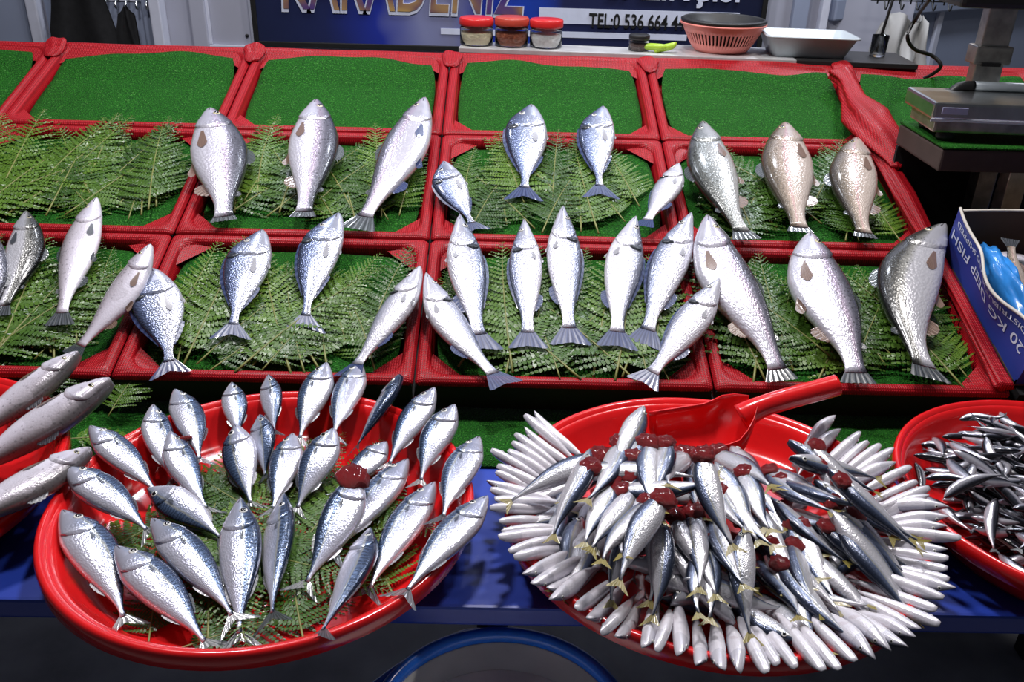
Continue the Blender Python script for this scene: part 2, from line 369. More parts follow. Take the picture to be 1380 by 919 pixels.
def prof_fn(kind):
    P = PROF[kind]; xs = [p[0] for p in P]
    def f(s):
        s = min(max(s, 0), 1); k = 0
        while k < len(xs) - 2 and s > xs[k + 1]: k += 1
        t = (s - xs[k]) / (xs[k + 1] - xs[k]); out = []
        for c in (1, 2, 3):
            p1, p2 = P[k][c], P[k + 1][c]; h = xs[k + 1] - xs[k]
            m1 = (P[k + 1][c] - P[k - 1][c]) / (xs[k + 1] - xs[k - 1]) * h if k > 0 else (p2 - p1)
            m2 = (P[k + 2][c] - P[k][c]) / (xs[k + 2] - xs[k]) * h if k + 2 < len(P) else (p2 - p1)
            out.append((2 * t ** 3 - 3 * t * t + 1) * p1 + (t ** 3 - 2 * t * t + t) * m1 + (-2 * t ** 3 + 3 * t * t) * p2 + (t ** 3 - t * t) * m2)
        return out
    return f
PFN = {k: prof_fn(k) for k in PROF}

class FishShape:
    def __init__(s, kind, L, D, side=1, bend=0., T=None, sbend=0.):
        s.kind, s.L, s.D, s.side, s.bend, s.sbend = kind, L, D, side, bend, sbend
        s.T = T if T else D * THICK[kind]; s.B = L * BODY[kind]
    def off(s, x):
        u = x / s.L
        return s.L * (s.bend * (4 * u * (1 - u)) + s.sbend * math.sin(2 * math.pi * u))
    def surf(s, t, phi, lift=0.):
        a, b, th = PFN[s.kind](t); c, q = math.cos(phi), math.sin(phi)
        y = (a if c > 0 else b) * s.D * c; z = th * s.T * .5 * (math.copysign(abs(q) ** .72, q))
        n = math.hypot(y, z) or 1
        y += lift * y / n; z += lift * z / n
        x = t * s.B
        return Vector((x, s.side * (y + s.off(x)), z))
    def body(s, nr=40, ns=20):
        v, f, fs, fd = [], [], [], []
        for i in range(nr + 1):
            t = (i / nr); t = t * .72 + .28 * t * t
            for k in range(ns):
                ph = 2 * math.pi * k / ns
                v.append(s.surf(t, ph)); fs.append(t); fd.append(math.cos(ph))
        for i in range(nr):
            for k in range(ns):
                l = (k + 1) % ns
                f.append((i * ns + k, i * ns + l, (i + 1) * ns + l, (i + 1) * ns + k))
        f.append(tuple(range(ns))[::-1]); f.append(tuple(nr * ns + k for k in range(ns)))
        if s.side > 0: f = [q[::-1] for q in f]
        me = mesh(s.kind + '_body', v, f)
        for nm, dat in (('fs', fs), ('fd', fd)):
            a = me.attributes.new(nm, 'FLOAT', 'POINT'); a.data.foreach_set('value', dat)
        return me
    def patch(s, name, t0, t1, p0, p1, lift, n=8, m=10, rag=0., edge=0.):
        """shell over the skin, e.g. the gill cover; its rear edge is round and stands proud"""
        v, f, fs, fd = [], [], [], []
        for j in range(m + 1):
            q = j / m; ph = p0 + (p1 - p0) * q; te = t1 - (t1 - t0) * .55 * (2 * q - 1) ** 2
            for i in range(n + 1):
                r = i / n; t = t0 + (te - t0) * r
                lf = lift * (.25 + .75 * r) * (1 - (2 * q - 1) ** 6 * .8) + (rag * noise.noise(Vector((t * 90, q * 9, s.L * 50))) if rag else 0)
                if i == n: lf = 0.0003
                v.append(s.surf(t, ph, lf)); fs.append(t); fd.append(math.cos(ph))
        for j in range(m):
            for i in range(n):
                a = j * (n + 1) + i; f.append((a, a + 1, a + n + 2, a + n + 1))
        me = mesh(name, v, f)
        bm = bmesh.new(); bm.from_mesh(me); bmesh.ops.recalc_face_normals(bm, faces=bm.faces[:])
        if sum(g.normal.z for g in bm.faces) < 0: bmesh.ops.reverse_faces(bm, faces=bm.faces[:])
        bm.to_mesh(me); bm.free()
        for nm, dat in (('fs', fs), ('fd', fd)):
            a = me.attributes.new(nm, 'FLOAT', 'POINT'); a.data.foreach_set('value', dat)
        return me
    def fan(s, name, fn, n=12, m=4):
        """fin: fn(u, r) -> point; u across the rays, r from base to edge"""
        v, f, fr = [], [], []
        for i in range(n + 1):
            for j in range(m + 1):
                v.append(fn(i / n, j / m)); fr.append(i / n)
        for i in range(n):
            for j in range(m):
                a = i * (m + 1) + j; f.append((a, a + 1, a + m + 2, a + m + 1))
        me = mesh(name, v, f); a = me.attributes.new('fr', 'FLOAT', 'POINT'); a.data.foreach_set('value', fr)
        return me
    def tail(s, spread=.5, fork=.4, scale=1., lift=0.):
        pe = PFN[s.kind](1.0)[0] * s.D * .9; TL = (s.L - s.B) * 1.05 * scale
        def fn(u, r):
            q = 2 * u - 1; ln = TL * (1 - fork + fork * abs(q)) * (1 if abs(q) < .98 else .93)
            x = s.B * .985 + ln * r * (1 - .10 * abs(q)); y = q * (pe + spread * TL * r)
            z = s.T * .02 * math.sin(u * 37) * r - lift * r * r * TL
            return Vector((x, s.side * (y + s.off(min(x, s.L))), z))
        return s.fan('tail_fin', fn, 16, 4)
    def edge_fin(s, t0, t1, h, dorsal=True, back=.5, droop=.0):
        ph = 0.0 if dorsal else math.pi
        def fn(u, r):
            t = t0 + (t1 - t0) * u; p = s.surf(t, ph); hh = h * s.D * (math.sin(math.pi * (.12 + .8 * u)) ** .6) * (1.15 - .6 * u)
            sg = 1 if dorsal else -1
            return p + Vector((back * hh * r, s.side * sg * hh * (r - .12), s.T * .03 * math.sin(u * 30) * r - droop * hh * r))
        return s.fan('dorsal_fin' if dorsal else 'anal_fin', fn, 12, 3)
    def paired_fin(s, name, t, phi, ln, wd, ang=-.35, lift=.0012):
        b = s.surf(t, phi, lift)
        def fn(u, r):
            q = 2 * u - 1; x = ln * r * (1 - .25 * q * q); y = q * wd * (.25 + .75 * r) * .5
            c, sn = math.cos(ang), math.sin(ang)
            dx, dy = x * c - y * sn, x * sn + y * c
            tt = min(.98, (b.x + dx) / s.B); sgn = 1
            a, bb, th = PFN[s.kind](tt); yl = b.y * s.side - s.off(b.x) + dy
            half = (a if yl > 0 else bb) * s.D; k = max(0., 1 - (yl / half) ** 2) if half > 0 else 0
            z = th * s.T * .5 * k ** .5 + lift + .0010 * r + s.T * .015 * math.sin(u * 25)
            return Vector((b.x + dx, s.side * (yl + s.off(b.x + dx)), z))
        return s.fan(name, fn, 8, 4)

_eye = {}
def sphere_me(key, r, flat, seg=12, rings=8):
    if key not in _eye:
        bm = bmesh.new(); bmesh.ops.create_uvsphere(bm, u_segments=seg, v_segments=rings, radius=1.0)
        _eye[key] = from_bm(bm, key, True)
    return _eye[key]
def eye_parts(fs, root, t, phi, r, ring=True):
    p = fs.surf(t, phi); q = fs.surf(t + .01, phi); q2 = fs.surf(t, phi + .05)
    n = (q - p).cross(q2 - p).normalized()
    if n.z < 0: n = -n
    rot = n.to_track_quat('Z', 'Y').to_matrix().to_4x4()
    me = sphere_me('eye_ball_silver' if ring == 2 else 'eye_ball', 1, 1)
    e = link('eye', me, MT['eye_silver'] if ring == 2 else MT['eye'], root, Matrix.Translation(p) @ rot @ Matrix.Diagonal((r, r, r * .42, 1)))
    link('pupil', sphere_me('pupil_ball', 1, 1), MT['pupil'], e, Matrix.Translation((0, 0, .50)) @ Matrix.Diagonal((.68, .68, .75, 1)))
def gore_me(seed=0):
    bm = bmesh.new(); bmesh.ops.create_icosphere(bm, subdivisions=3, radius=1.0)
    for v in bm.verts:
        v.co *= 1 + .28 * noise.noise(v.co * 2.2 + Vector((seed * 7, 0, 0))) + .10 * noise.noise(v.co * 7 + Vector((0, seed * 5, 0)))
    return from_bm(bm, 'raw_gill', True)

def fish_parts(root, fs, skin, kind, fins='pale', detail=2, roll=0., gore=None, tail_kw={}):
    """everything hangs under root; body lies on its flank, visible flank is +z"""
    Rx = Matrix.Rotation(roll, 4, 'X')
    body = link('body', fs.body(44 if detail > 1 else 26, 20 if detail > 1 else 12), FM[skin], root, Rx)
    K = []
    D, T, L = fs.D, fs.T, fs.L
    if kind == 'trout':
        g = fs.patch('gill_cover', .125, .275, .40, 2.80, .0022 + .024 * D); K.append(link('gill_cover', g, FM[skin], root, Rx))
        eye_parts(fs, body, .120, 1.22, .066 * D, 1)
        K.append(link('pectoral_fin', fs.paired_fin('pectoral_fin', .285, 2.10, .50 * D, .19 * D, -.10), FIN[fins], root, Rx))
        K.append(link('pelvic_fin', fs.paired_fin('pelvic_fin', .52, 2.75, .34 * D, .16 * D, -.16), FIN[fins], root, Rx))
        K.append(link('anal_fin', fs.edge_fin(.70, .80, .20, False, .6), FIN[fins], root, Rx))
        K.append(link('dorsal_fin', fs.edge_fin(.42, .56, .14, True, .8, .4), FIN['dark'], root, Rx))
        K.append(link('adipose_fin', fs.edge_fin(.80, .84, .08, True, 1.), FIN['dark'], root, Rx))
        kw = dict(spread=.42, fork=.12, scale=.95); kw.update(tail_kw)
        K.append(link('tail_fin', fs.tail(**kw), FIN['dark' if fins != 'pale' else 'pale'], root, Rx))
    elif kind == 'bream':
        g = fs.patch('gill_cover', .19, .345, .42, 2.65, .0024 + .020 * D); K.append(link('gill_cover', g, FM[skin], root, Rx))
        K.append(link('gill_blotch', fs.patch('gill_blotch', .31, .365, .55, 1.15, .0034 + .020 * D), FIN['dark'], root, Rx))
        eye_parts(fs, body, .165, 1.10, .072 * D, 2)
        K.append(link('pectoral_fin', fs.paired_fin('pectoral_fin', .36, 1.85, .46 * D, .14 * D, -.12), FIN['pale'], root, Rx))
        K.append(link('dorsal_fin', fs.edge_fin(.30, .82, .07, True, .9, .3), FIN['blue'], root, Rx))
        K.append(link('anal_fin', fs.edge_fin(.62, .84, .07, False, .9), FIN['blue'], root, Rx))
        K.append(link('pelvic_fin', fs.paired_fin('pelvic_fin', .36, 2.75, .22 * D, .08 * D, -.1), FIN['pale'], root, Rx))
        kw = dict(spread=.62, fork=.42, scale=1.0); kw.update(tail_kw)
        K.append(link('tail_fin', fs.tail(**kw), FIN['blue'], root, Rx))
    elif kind == 'bass':
        g = fs.patch('gill_cover', .165, .335, .42, 2.7, .0022 + .024 * D); K.append(link('gill_cover', g, FM[skin], root, Rx))
        K.append(link('gill_blotch', fs.patch('gill_blotch', .31, .355, .62, 1.45, .0030 + .024 * D), FIN['dark'], root, Rx))
        eye_parts(fs, body, .135, 1.10, .085 * D, 2)
        K.append(link('pectoral_fin', fs.paired_fin('pectoral_fin', .35, 2.0, .32 * D, .15 * D, -.2), FIN['pale'], root, Rx))
        K.append(link('pelvic_fin', fs.paired_fin('pelvic_fin', .36, 2.7, .24 * D, .10 * D, -.25), FIN['pale'], root, Rx))
        K.append(link('anal_fin', fs.edge_fin(.68, .82, .16, False, .8), FIN['blue'], root, Rx))
        K.append(link('dorsal_fin', fs.edge_fin(.36, .80, .08, True, .9, .4), FIN['blue'], root, Rx))
        kw = dict(spread=.50, fork=.25, scale=1.0); kw.update(tail_kw)
        K.append(link('tail_fin', fs.tail(**kw), FIN['blue'], root, Rx))
    elif kind == 'mackerel':
        g = fs.patch('gill_cover', .155, .31, .42, 2.7, .0016 + .026 * D); K.append(link('gill_cover', g, FM[skin], root, Rx))
        eye_parts(fs, body, .148, 1.22, .105 * D, 2)
        K.append(link('pectoral_fin', fs.paired_fin('pectoral_fin', .32, 1.4, .24 * D, .10 * D, -.05), FIN['dark'], root, Rx))
        K.append(link('anal_fin', fs.edge_fin(.66, .80, .07, False, .9), FIN['pale'], root, Rx))
        K.append(link('dorsal_fin', fs.edge_fin(.62, .78, .06, True, .9, .3), FIN['dark'], root, Rx))
        kw = dict(spread=.75, fork=.62, scale=1.15); kw.update(tail_kw)
        K.append(link('tail_fin', fs.tail(**kw), FIN['dark'], root, Rx))
    if gore:
        t, ph, r3 = gore
        K.append(link('raw_gill', gore_me(random.randint(0, 99)), MT['gore'], root, Rx @ Matrix.Translation(fs.surf(t, ph)) @ Matrix.Diagonal((r3[0] * D, r3[1] * D, r3[2] * D, 1))))
    return body

def settle(S, fs, h2, t2, roll=0., sink=.0015, stampf=.9, apply=True):
    """lay the fish from h2 (head) to t2 (tail tip) on the height field; returns heights at head and tail tip"""
    d = (t2 - h2); ax = d.normalized(); ay = Vector((-ax.y, ax.x))
    c, q = abs(math.cos(roll)), abs(math.sin(roll)); Ts = math.hypot(fs.T * c, fs.D * q); Ds = math.hypot(fs.D * c, fs.T * q)
    t = np.linspace(.03, .97, 22); pr = np.array([PFN[fs.kind](x) for x in t]); k = (pr[:, 0] + pr[:, 1])
    wy = np.linspace(-.85, .85, 7)
    xs = t * fs.B; oy = fs.side * np.array([fs.off(x) for x in xs])
    yy = oy[:, None] + wy[None, :] * (k * Ds * .5)[:, None]
    uu = h2.x + ax.x * xs[:, None] + ay.x * yy; ww = h2.y + ax.y * xs[:, None] + ay.y * yy
    iu, iw = S.idx(uu, ww)
    hz = S.h[iu, iw]; th = (pr[:, 2] * Ts * .5)[:, None] * np.sqrt(1 - wy[None, :] ** 2 * .98)
    req = (hz + th).max(axis=1) - sink
    a, b = rest_line(list(xs / fs.L), list(req))
    b = max(-.30 * fs.L, min(.30 * fs.L, b))
    a = max(r - b * x for r, x in zip(req, xs / fs.L)) if True else a
    if apply:
        top = (a + b * (xs / fs.L))[:, None] + th * (2 * stampf - 1)
        wy2 = np.linspace(-.98, .98, 13); t2_ = np.linspace(0, 1, 60)
        pr2 = np.array([PFN[fs.kind](x) for x in t2_]); x2 = t2_ * fs.B; o2 = fs.side * np.array([fs.off(x) for x in x2])
        y2 = o2[:, None] + wy2[None, :] * ((pr2[:, 0] + pr2[:, 1]) * Ds * .5)[:, None]
        u2 = h2.x + ax.x * x2[:, None] + ay.x * y2; w2 = h2.y + ax.y * x2[:, None] + ay.y * y2
        tp = (a + b * x2 / fs.L)[:, None] + (pr2[:, 2] * Ts * .5)[:, None] * np.sqrt(1 - wy2[None, :] ** 2) * (2 * stampf - 1)
        i2, j2 = S.idx(u2, w2); np.maximum.at(S.h, (i2.ravel(), j2.ravel()), tp.ravel())
    return a, a + b
def fish_matrix(S, h3, t3):
    X = (t3 - h3).normalized(); Z = Vector((0, 0, 1)); Y = Z.cross(X).normalized(); Z = X.cross(Y)
    M = Matrix((X, Y, Z)).transposed().to_4x4(); M.translation = h3
    return S.M @ M

def place_fish(S, name, kind, skin, hp, tp, wpx, side, label, cat='fish', group=None, bend=0., roll=0., fins='pale', gore=None, tail_kw={}, z0=.03, sbend=0., T=None, sink=.0015):
    za = zb = z0
    for it in range(9):
        h = S.px(hp[0], hp[1], za); t = S.px(tp[0], tp[1], zb)
        L = math.hypot((t - h).length, 0); dz = depth(S.M @ ((h + t) / 2))
        D = wpx * dz / F_PX
        D = D / max(.6, math.cos(roll)) if roll else D
        fs = FishShape(kind, L, D, side, bend, T=(T * D if T else None), sbend=sbend)
        na, nb = settle(S, fs, Vector((h.x, h.y)), Vector((t.x, t.y)), roll, sink, apply=False)
        za += (na - za) * .5; zb += (nb - zb) * .5
    settle(S, fs, Vector((h.x, h.y)), Vector((t.x, t.y)), roll, sink)
    h.z, t.z = za, zb
    root = empty(name, mw=fish_matrix(S, h, t))
    fish_parts(root, fs, skin, kind, fins, 2, roll, gore, tail_kw)
    return tag(root, label, cat, group)

# ------------------------------------------------------------------ the place: floor, walls
def struct(o): o['kind'] = 'structure'; return o
struct(box('floor', (-4, -1.5, -.05), (4, 5, 0), MT['dark_floor']))
WY = 3.10
wall = struct(box('wall_back', (-3.2, WY, 0), (1.35, WY + .06, 2.6), MT['wall']))
def wall_x(px, py=40, Y=WY): return at_y(px, py, Y).x
def post(name, px, wd, mat, Y=WY, dp=.03, z0=.0, z1=2.6, n=1):
    x = wall_x(px, 40, Y); return struct(box(name, (x - wd / 2, Y - dp, z0), (x + wd / 2, Y, z1), mat, bev=.004))
post('trim_1', 58, .035, MT['white_trim'], dp=.05)
post('trim_2', 206, .03, MT['wall_blue'], dp=.03)
post('trim_3', 221, .035, MT['white_trim'], dp=.06)
post('trim_4', 272, .05, MT['wall'], dp=.025)
xa, xb = wall_x(-60), wall_x(46)
struct(box('door_1', (xa, WY - .03, 0), (xb, WY - .002, 2.3), MT['wall_blue'], bev=.004))
struct(box('door_2', (wall_x(70), WY - .02, 0), (wall_x(203), WY - .002, 2.3), MT['wall_blue'], bev=.004))
# raised panel frame on the wall left of the sign, with a screw
pf = empty('wall_panel', (wall_x(310), WY, 0)); pf['kind'] = 'structure'
x0, x1 = wall_x(281) - pf.location.x, wall_x(344) - pf.location.x; zb = at_y(310, 60, WY).z
for a in ((x0, x0 + .012, zb, 1.7), (x1 - .012, x1, zb, 1.7), (x0, x1, zb - .012, zb)):
    box('moulding', (a[0], -.014, a[2]), (a[1], 0, a[3]), MT['white_trim'], pf, .003)
sp = at_y(333, 48, WY) - pf.location
link('screw', sphere_me('screw_head', 1, 1), MT['black'], pf, Matrix.Translation((sp.x, -.002, sp.z)) @ Matrix.Diagonal((.006, .004, .006, 1)))
struct(box('trim_5', (wall_x(1062), WY - .03, 0), (wall_x(1082), WY, 2.6), MT['wall_blue'], bev=.004))
struct(box('trim_6', (wall_x(1098), WY - .04, 0), (wall_x(1108), WY, 2.6), MT['white_trim'], bev=.004))
# slanting partition on the right, running away from the back wall
PA = at_y(1112, 40, WY); PB = at_y(1420, 20, 3.95); PA.z = PB.z = 0
pd = (PB - PA); plen = pd.length; pm = Matrix.Translation(PA) @ Matrix.Rotation(math.atan2(pd.y, pd.x), 4, 'Z')
part = empty('wall_right', mw=pm); part['kind'] = 'structure'
railz = at_y(1112, 27, WY).z
box('lower_panel', (0, 0, 0), (plen, .05, railz), MT['wall_blue'], part)
box('rail', (0, -.03, railz), (plen, .05, railz + .07), MT['wall_blue'], part, .006)
box('upper_panel', (0, .0, railz + .07), (plen, .05, 2.6), plain('orange_lit_panel', (.62, .40, .20), .5), part)  # orange light above the rail is put into the panel colour
xm = plen * .42
box('stile', (xm, -.015, 0), (xm + .03, 0, railz), MT['white_trim'], part, .003)

# ------------------------------------------------------------------ sign
def text_mesh(body, size, offset=0., extrude=.002, shear=0., align='LEFT'):
    cu = bpy.data.curves.new('lettering', 'FONT'); cu.body = body; cu.size = size; cu.offset = offset; cu.extrude = extrude; cu.shear = shear
    cu.align_x = align; cu.resolution_u = 4
    o = bpy.data.objects.new('tmp', cu); COL.objects.link(o)
    dg = bpy.context.evaluated_depsgraph_get(); me = bpy.data.meshes.new_from_object(o.evaluated_get(dg))
    bpy.data.objects.remove(o); return me
def fit_text(name, body, parent, mat, x0, x1, zbase, y, capsize, offset=0., shear=0., extrude=.002):
    """lettering standing on a wall facing -Y; x0..x1 is the span in the parent's frame"""
    me = text_mesh(body, 1.0, offset, .01, shear)
    xs = [v.co.x for v in me.vertices]; mn, mx = min(xs), max(xs)
    sx = (x1 - x0) / (mx - mn); sy = capsize / .70
    for v in me.vertices: v.co = Vector(((v.co.x - mn) * sx + x0, y - v.co.z * extrude / .01, v.co.y * sy + zbase))
    bm = bmesh.new(); bm.from_mesh(me); bmesh.ops.recalc_face_normals(bm, faces=bm.faces[:]); bm.to_mesh(me); bm.free(); me.materials.clear()
    return link(name, me, mat, parent)
SY = WY - .03
sl, sr = at_y(347, 30, SY).x, at_y(1024, 30, SY).x
szb = at_y(347, 55, SY).z
sign = empty('shop_sign', (sl, SY, szb)); tag(sign, 'dark blue shop sign with outlined lettering and a phone number', 'sign')
def sx(px, py): p = at_y(px, py, SY); return p.x - sl, p.z - szb
sw = sr - sl
def sign_mat():
    m, nt, bs = nodes_of('sign_print_glow'); tc = N(nt, 'ShaderNodeTexCoord'); sp = N(nt, 'ShaderNodeSeparateXYZ'); nt.links.new(tc.outputs['Object'], sp.inputs[0])
    nz = N(nt, 'ShaderNodeTexNoise'); nz.inputs['Scale'].default_value = 4; nt.links.new(tc.outputs['Object'], nz.inputs['Vector'])
    x = math_n(nt, 'ADD', math_n(nt, 'DIVIDE', sp.outputs[0], sw), math_n(nt, 'MULTIPLY_ADD', nz.outputs[0], .10, -.05))
    c = ramp(nt, x, [(0, (.016, .022, .060)), (.14, (.018, .025, .09)), (.26, (.02, .035, .30)), (.33, (.22, .24, .42)), (.38, (.20, .21, .34)), (.46, (.02, .04, .34)), (.55, (.015, .05, .36)), (.60, (.02, .025, .08)), (1, (.012, .016, .040))])  # pale stops mid-ramp paint a lamp's reflection into the print
    nt.links.new(c, bs.inputs['Base Color']); bs.inputs['Roughness'].default_value = .25; return m
box('panel', (0, 0, 0), (sw, .025, .75), sign_mat(), sign)
box('frame', (-.012, -.008, -.016), (sw + .012, .027, 0), MT['black'], sign, .002)
box('frame', (-.016, -.008, -.016), (0, .027, .75), MT['black'], sign, .002)
box('frame', (sw, -.008, -.016), (sw + .016, .027, .75), MT['black'], sign, .002)
m, nt, bs = nodes_of('letter_fill'); tc = N(nt, 'ShaderNodeTexCoord'); nz = N(nt, 'ShaderNodeTexNoise'); nz.inputs['Scale'].default_value = 7
nt.links.new(tc.outputs['Object'], nz.inputs['Vector'])
nt.links.new(ramp(nt, nz.outputs[0], [(.35, (.05, .03, .22)), (.5, (.22, .12, .10)), (.62, (.45, .28, .10))]), bs.inputs['Base Color']); bs.inputs['Roughness'].default_value = .3
a, zb1 = sx(380, 17); b, _ = sx(712, 24)
zb1 += .016
fit_text('lettering_outline', 'KARADENIZ', sign, MT['print_white'], a, b, zb1 - .006, -.002, .175, .030, .12)
fit_text('lettering', 'KARADENIZ', sign, m, a + .008, b - .008, zb1, -.0045, .165, .008, .12)
a, z1 = sx(727, 10); b, _ = sx(996, 24); _, z0 = sx(727, 31)
box('white_band', (a, -.002, z0), (b, 0, z1), MT['print_white'], sign)
c0, tz = sx(793, 36); c1, _ = sx(944, 41)
fit_text('phone_number', 'TEL:0 536 664 44 85', sign, MT['black'], c0, c1, tz - .001, -.0035, .044, .012)
a, z1 = sx(594, 38); b, _ = sx(925, 52); _, z0 = sx(594, 46)
box('white_band', (a, -.002, z0), (b, 0, z1), MT['print_white'], sign)
e1, bz = sx(996, 2)
fit_text('shop_name', 'BALIKÇISI', sign, MT['print_white'], e1 - .43, e1, bz, -.003, .085, .018)

# ------------------------------------------------------------------ hanging clothes
def hanging(name, pts, Y, mat, label, cat, hw, drop, folds, amp, seed, group=None, thick=.02, shape=None):
    """garment: folded closed sheet hung from the point pts (x, z)"""
    x0, z1 = pts; n, m = 26, 22; v, f = [], []
    for s in (0, 1):
        for j in range(m + 1):
            q = j / m
            for i in range(n + 1):
                p = i / n * 2 - 1; wd = hw * shape(q)
                y = amp * math.sin(p * folds + seed + q * 1.5) * (.3 + q) + amp * .8 * noise.noise(Vector((p * 2 + seed, q * 3, 0)))
                v.append((p * wd + .02 * noise.noise(Vector((q * 3, p, seed))), (y - thick / 2) if s == 0 else (y + thick / 2 * (1 - p * p)), -q * drop - .03 * abs(p) * (1 - q)))
    K = (n + 1) * (m + 1)
    for s in (0, 1):
        for j in range(m):
            for i in range(n):
                a = s * K + j * (n + 1) + i; q = (a, a + 1, a + n + 2, a + n + 1); f.append(q if s else q[::-1])
    me = mesh(name, v, f); bm = bmesh.new(); bm.from_mesh(me)
    bmesh.ops.bridge_loops(bm, edges=[e for e in bm.edges if e.is_boundary]) if False else None
    bm.to_mesh(me); bm.free()
    o = link(name, me, mat); o.location = (x0, Y, z1)
    return tag(o, label, cat, group)
p = at_y(101, -6, WY - .10); hanging('jacket', (p.x, p.z + .25), WY - .08, MT['black_cloth'], 'wide black jacket hanging on the wall by the door panel', 'jacket', .100, .75, 5, .012, 1.0, shape=lambda q: .45 + .55 * min(1, q * 2.2))
p = at_y(163, 7, WY - .10); hanging('apron', (p.x, p.z), WY - .075, MT['black_cloth'], 'narrow black apron hanging beside the black jacket', 'apron', .055, .5, 4, .008, 2.3, shape=lambda q: .45 + .9 * min(1, q * 1.6))
hk = empty('coat_rack', at_y(170, 2, WY - .02)); tag(hk, 'row of small steel coat hooks above the black apron', 'coat rack')
box('back_bar', (-.14, -.004, 0), (.10, .018, .03), MT['white_trim'], hk, .003)
for i in range(7):
    link('hook', tube_me('hook', [(-.12 + i * .033, -.004, .01), (-.12 + i * .033, -.03, .005), (-.12 + i * .033, -.038, -.012), (-.12 + i * .033, -.03, -.018)], .004, 6, 8), MT['steel'], hk)

# ------------------------------------------------------------------ table, mat, rack
tab = empty('stall_table', (0, 0, 0)); tag(tab, 'blue covered stall table carrying the red basins', 'table')
TF = 0.752
box('table_top', (-1.9, TF, TAB_Z - .028), (1.9, 1.5, TAB_Z), MT['blue_sheet'], tab, .004)
for x in (-1.2, -.0, 1.2):
    for y in (TF + .12, 1.45): box('leg', (x - .02, y - .02, 0), (x + .02, y + .02, TAB_Z - .028), MT['dark_board'], tab, .003)
def turf_sheet(name, M, x0, x1, y0, y1, nx, ny, zf, label, group=None, rnd=.0, wavy=0.):
    v, f = [], []
    cx, cy = (x0 + x1) / 2, (y0 + y1) / 2; hx, hy = (x1 - x0) / 2, (y1 - y0) / 2
    for j in range(ny + 1):
        for i in range(nx + 1):
            a, b = i / nx * 2 - 1, j / ny * 2 - 1
            k = 1 - rnd * (abs(a) ** 3) * (abs(b) ** 3)
            x, y = cx + a * hx * k, cy + b * hy * k
            if wavy: y += wavy * (noise.noise(Vector((x * 9 + wavy * 700, 1.7, 0))) - .2) * max(0, b) ** 4
            v.append((x, y, zf(x, y, a, b)))
    K = len(v)
    v += [(p[0], p[1], p[2] - .004) for p in v]
    for j in range(ny):
        for i in range(nx):
            a = j * (nx + 1) + i; f.append((a, a + 1, a + nx + 2, a + nx + 1)); f.append(tuple(K + q for q in (a, a + nx + 1, a + nx + 2, a + 1)))
    ring = [i for i in range(nx + 1)] + [(j * (nx + 1) + nx) for j in range(1, ny + 1)] + [ny * (nx + 1) + i for i in range(nx - 1, -1, -1)] + [j * (nx + 1) for j in range(ny - 1, 0, -1)]
    for a, b in zip(ring, ring[1:] + ring[:1]): f.append((b, a, K + a, K + b))
    o = link(name, mesh(name, v, f), MT['turf']); o.matrix_world = M
    return tag(o, label, 'grass mat', group)
turf_sheet('grass_mat', Matrix.Translation((0, 0, TAB_Z)), -1.5, 1.5, 1.02, 1.49, 60, 10, lambda x, y, a, b: .005 + .0006 * math.sin(x * 9), 'long green artificial grass strip on the blue table behind the basins')
rack = empty('display_rack', mw=RACK); tag(rack, 'dark sloping rack that carries the red crates', 'rack')
box('board', (COLX[0] - .2, .003, -.055), (COLX[5] + .01, 3 * CL + .02, -.034), MT['dark_board'], rack)
box('board', (COLX[5] + .01, 2 * CL, -.055), (COLX[6] + .2, 3 * CL + .02, -.034), MT['dark_board'], rack)
box('board', (COLX[5] + .01, .003, -.034), (COLX[6] + .1, 1.03 * CL, -.0005), MT['dark_board'], rack)
link('leg', from_bm((lambda bm: (box_bm(bm, (-.02, -.02, 0), (.02, .02, 1.08)), bm)[1])(bmesh.new()), 'leg'), MT['dark_board'], rack, RACK.inverted() @ Matrix.Translation((-1.3, 2.05, 0)))
link('leg', bpy.data.meshes['leg'], MT['dark_board'], rack, RACK.inverted() @ Matrix.Translation((1.3, 2.05, 0)))

def rrect(hw, hl, r, n=5):
    r = min(r, hw, hl); out = []
    for cx, cy, a0 in ((hw - r, hl - r, 0), (-hw + r, hl - r, 90), (-hw + r, -hl + r, 180), (hw - r, -hl + r, 270)):
        for i in range(n + 1):
            a = R(a0 + 90 * i / n); out.append((cx + r * math.cos(a), cy + r * math.sin(a)))
    return out
def densify(loop, step=.03):
    out = []
    for a, b in zip(loop, loop[1:] + loop[:1]):
        out.append(a)
    return out
HW, HL = CW / 2 - .0012, CL / 2 - .0012
def crate_rim():
    prof = [(.004, -.033), (.004, -.007), (0, -.006), (0, -.004), (.002, .000), (.007, .0035), (.013, .0035), (.018, .000), (.021, -.006), (.024, -.022), (.024, -.031)]
    v, f = [], []; loops = []
    for o, z in prof:
        lp = rrect(HW - o, HL - o, .008 + o * 1.2); loops.append(len(v))
        for (x, y) in lp:
            wob = .0012 * noise.noise(Vector((x * 25, y * 25, o * 100)))
            v.append((x, y, z + wob * (1 if z > -.02 else 0)))
    n = len(rrect(HW, HL, .01))
    for a, b in zip(loops, loops[1:]):
        for i in range(n): j = (i + 1) % n; f.append((a + i, a + j, b + j, b + i))
    f.append(tuple(loops[-1] + i for i in range(n)))
    return mesh('crate_rim', v, f)
RIM = crate_rim()
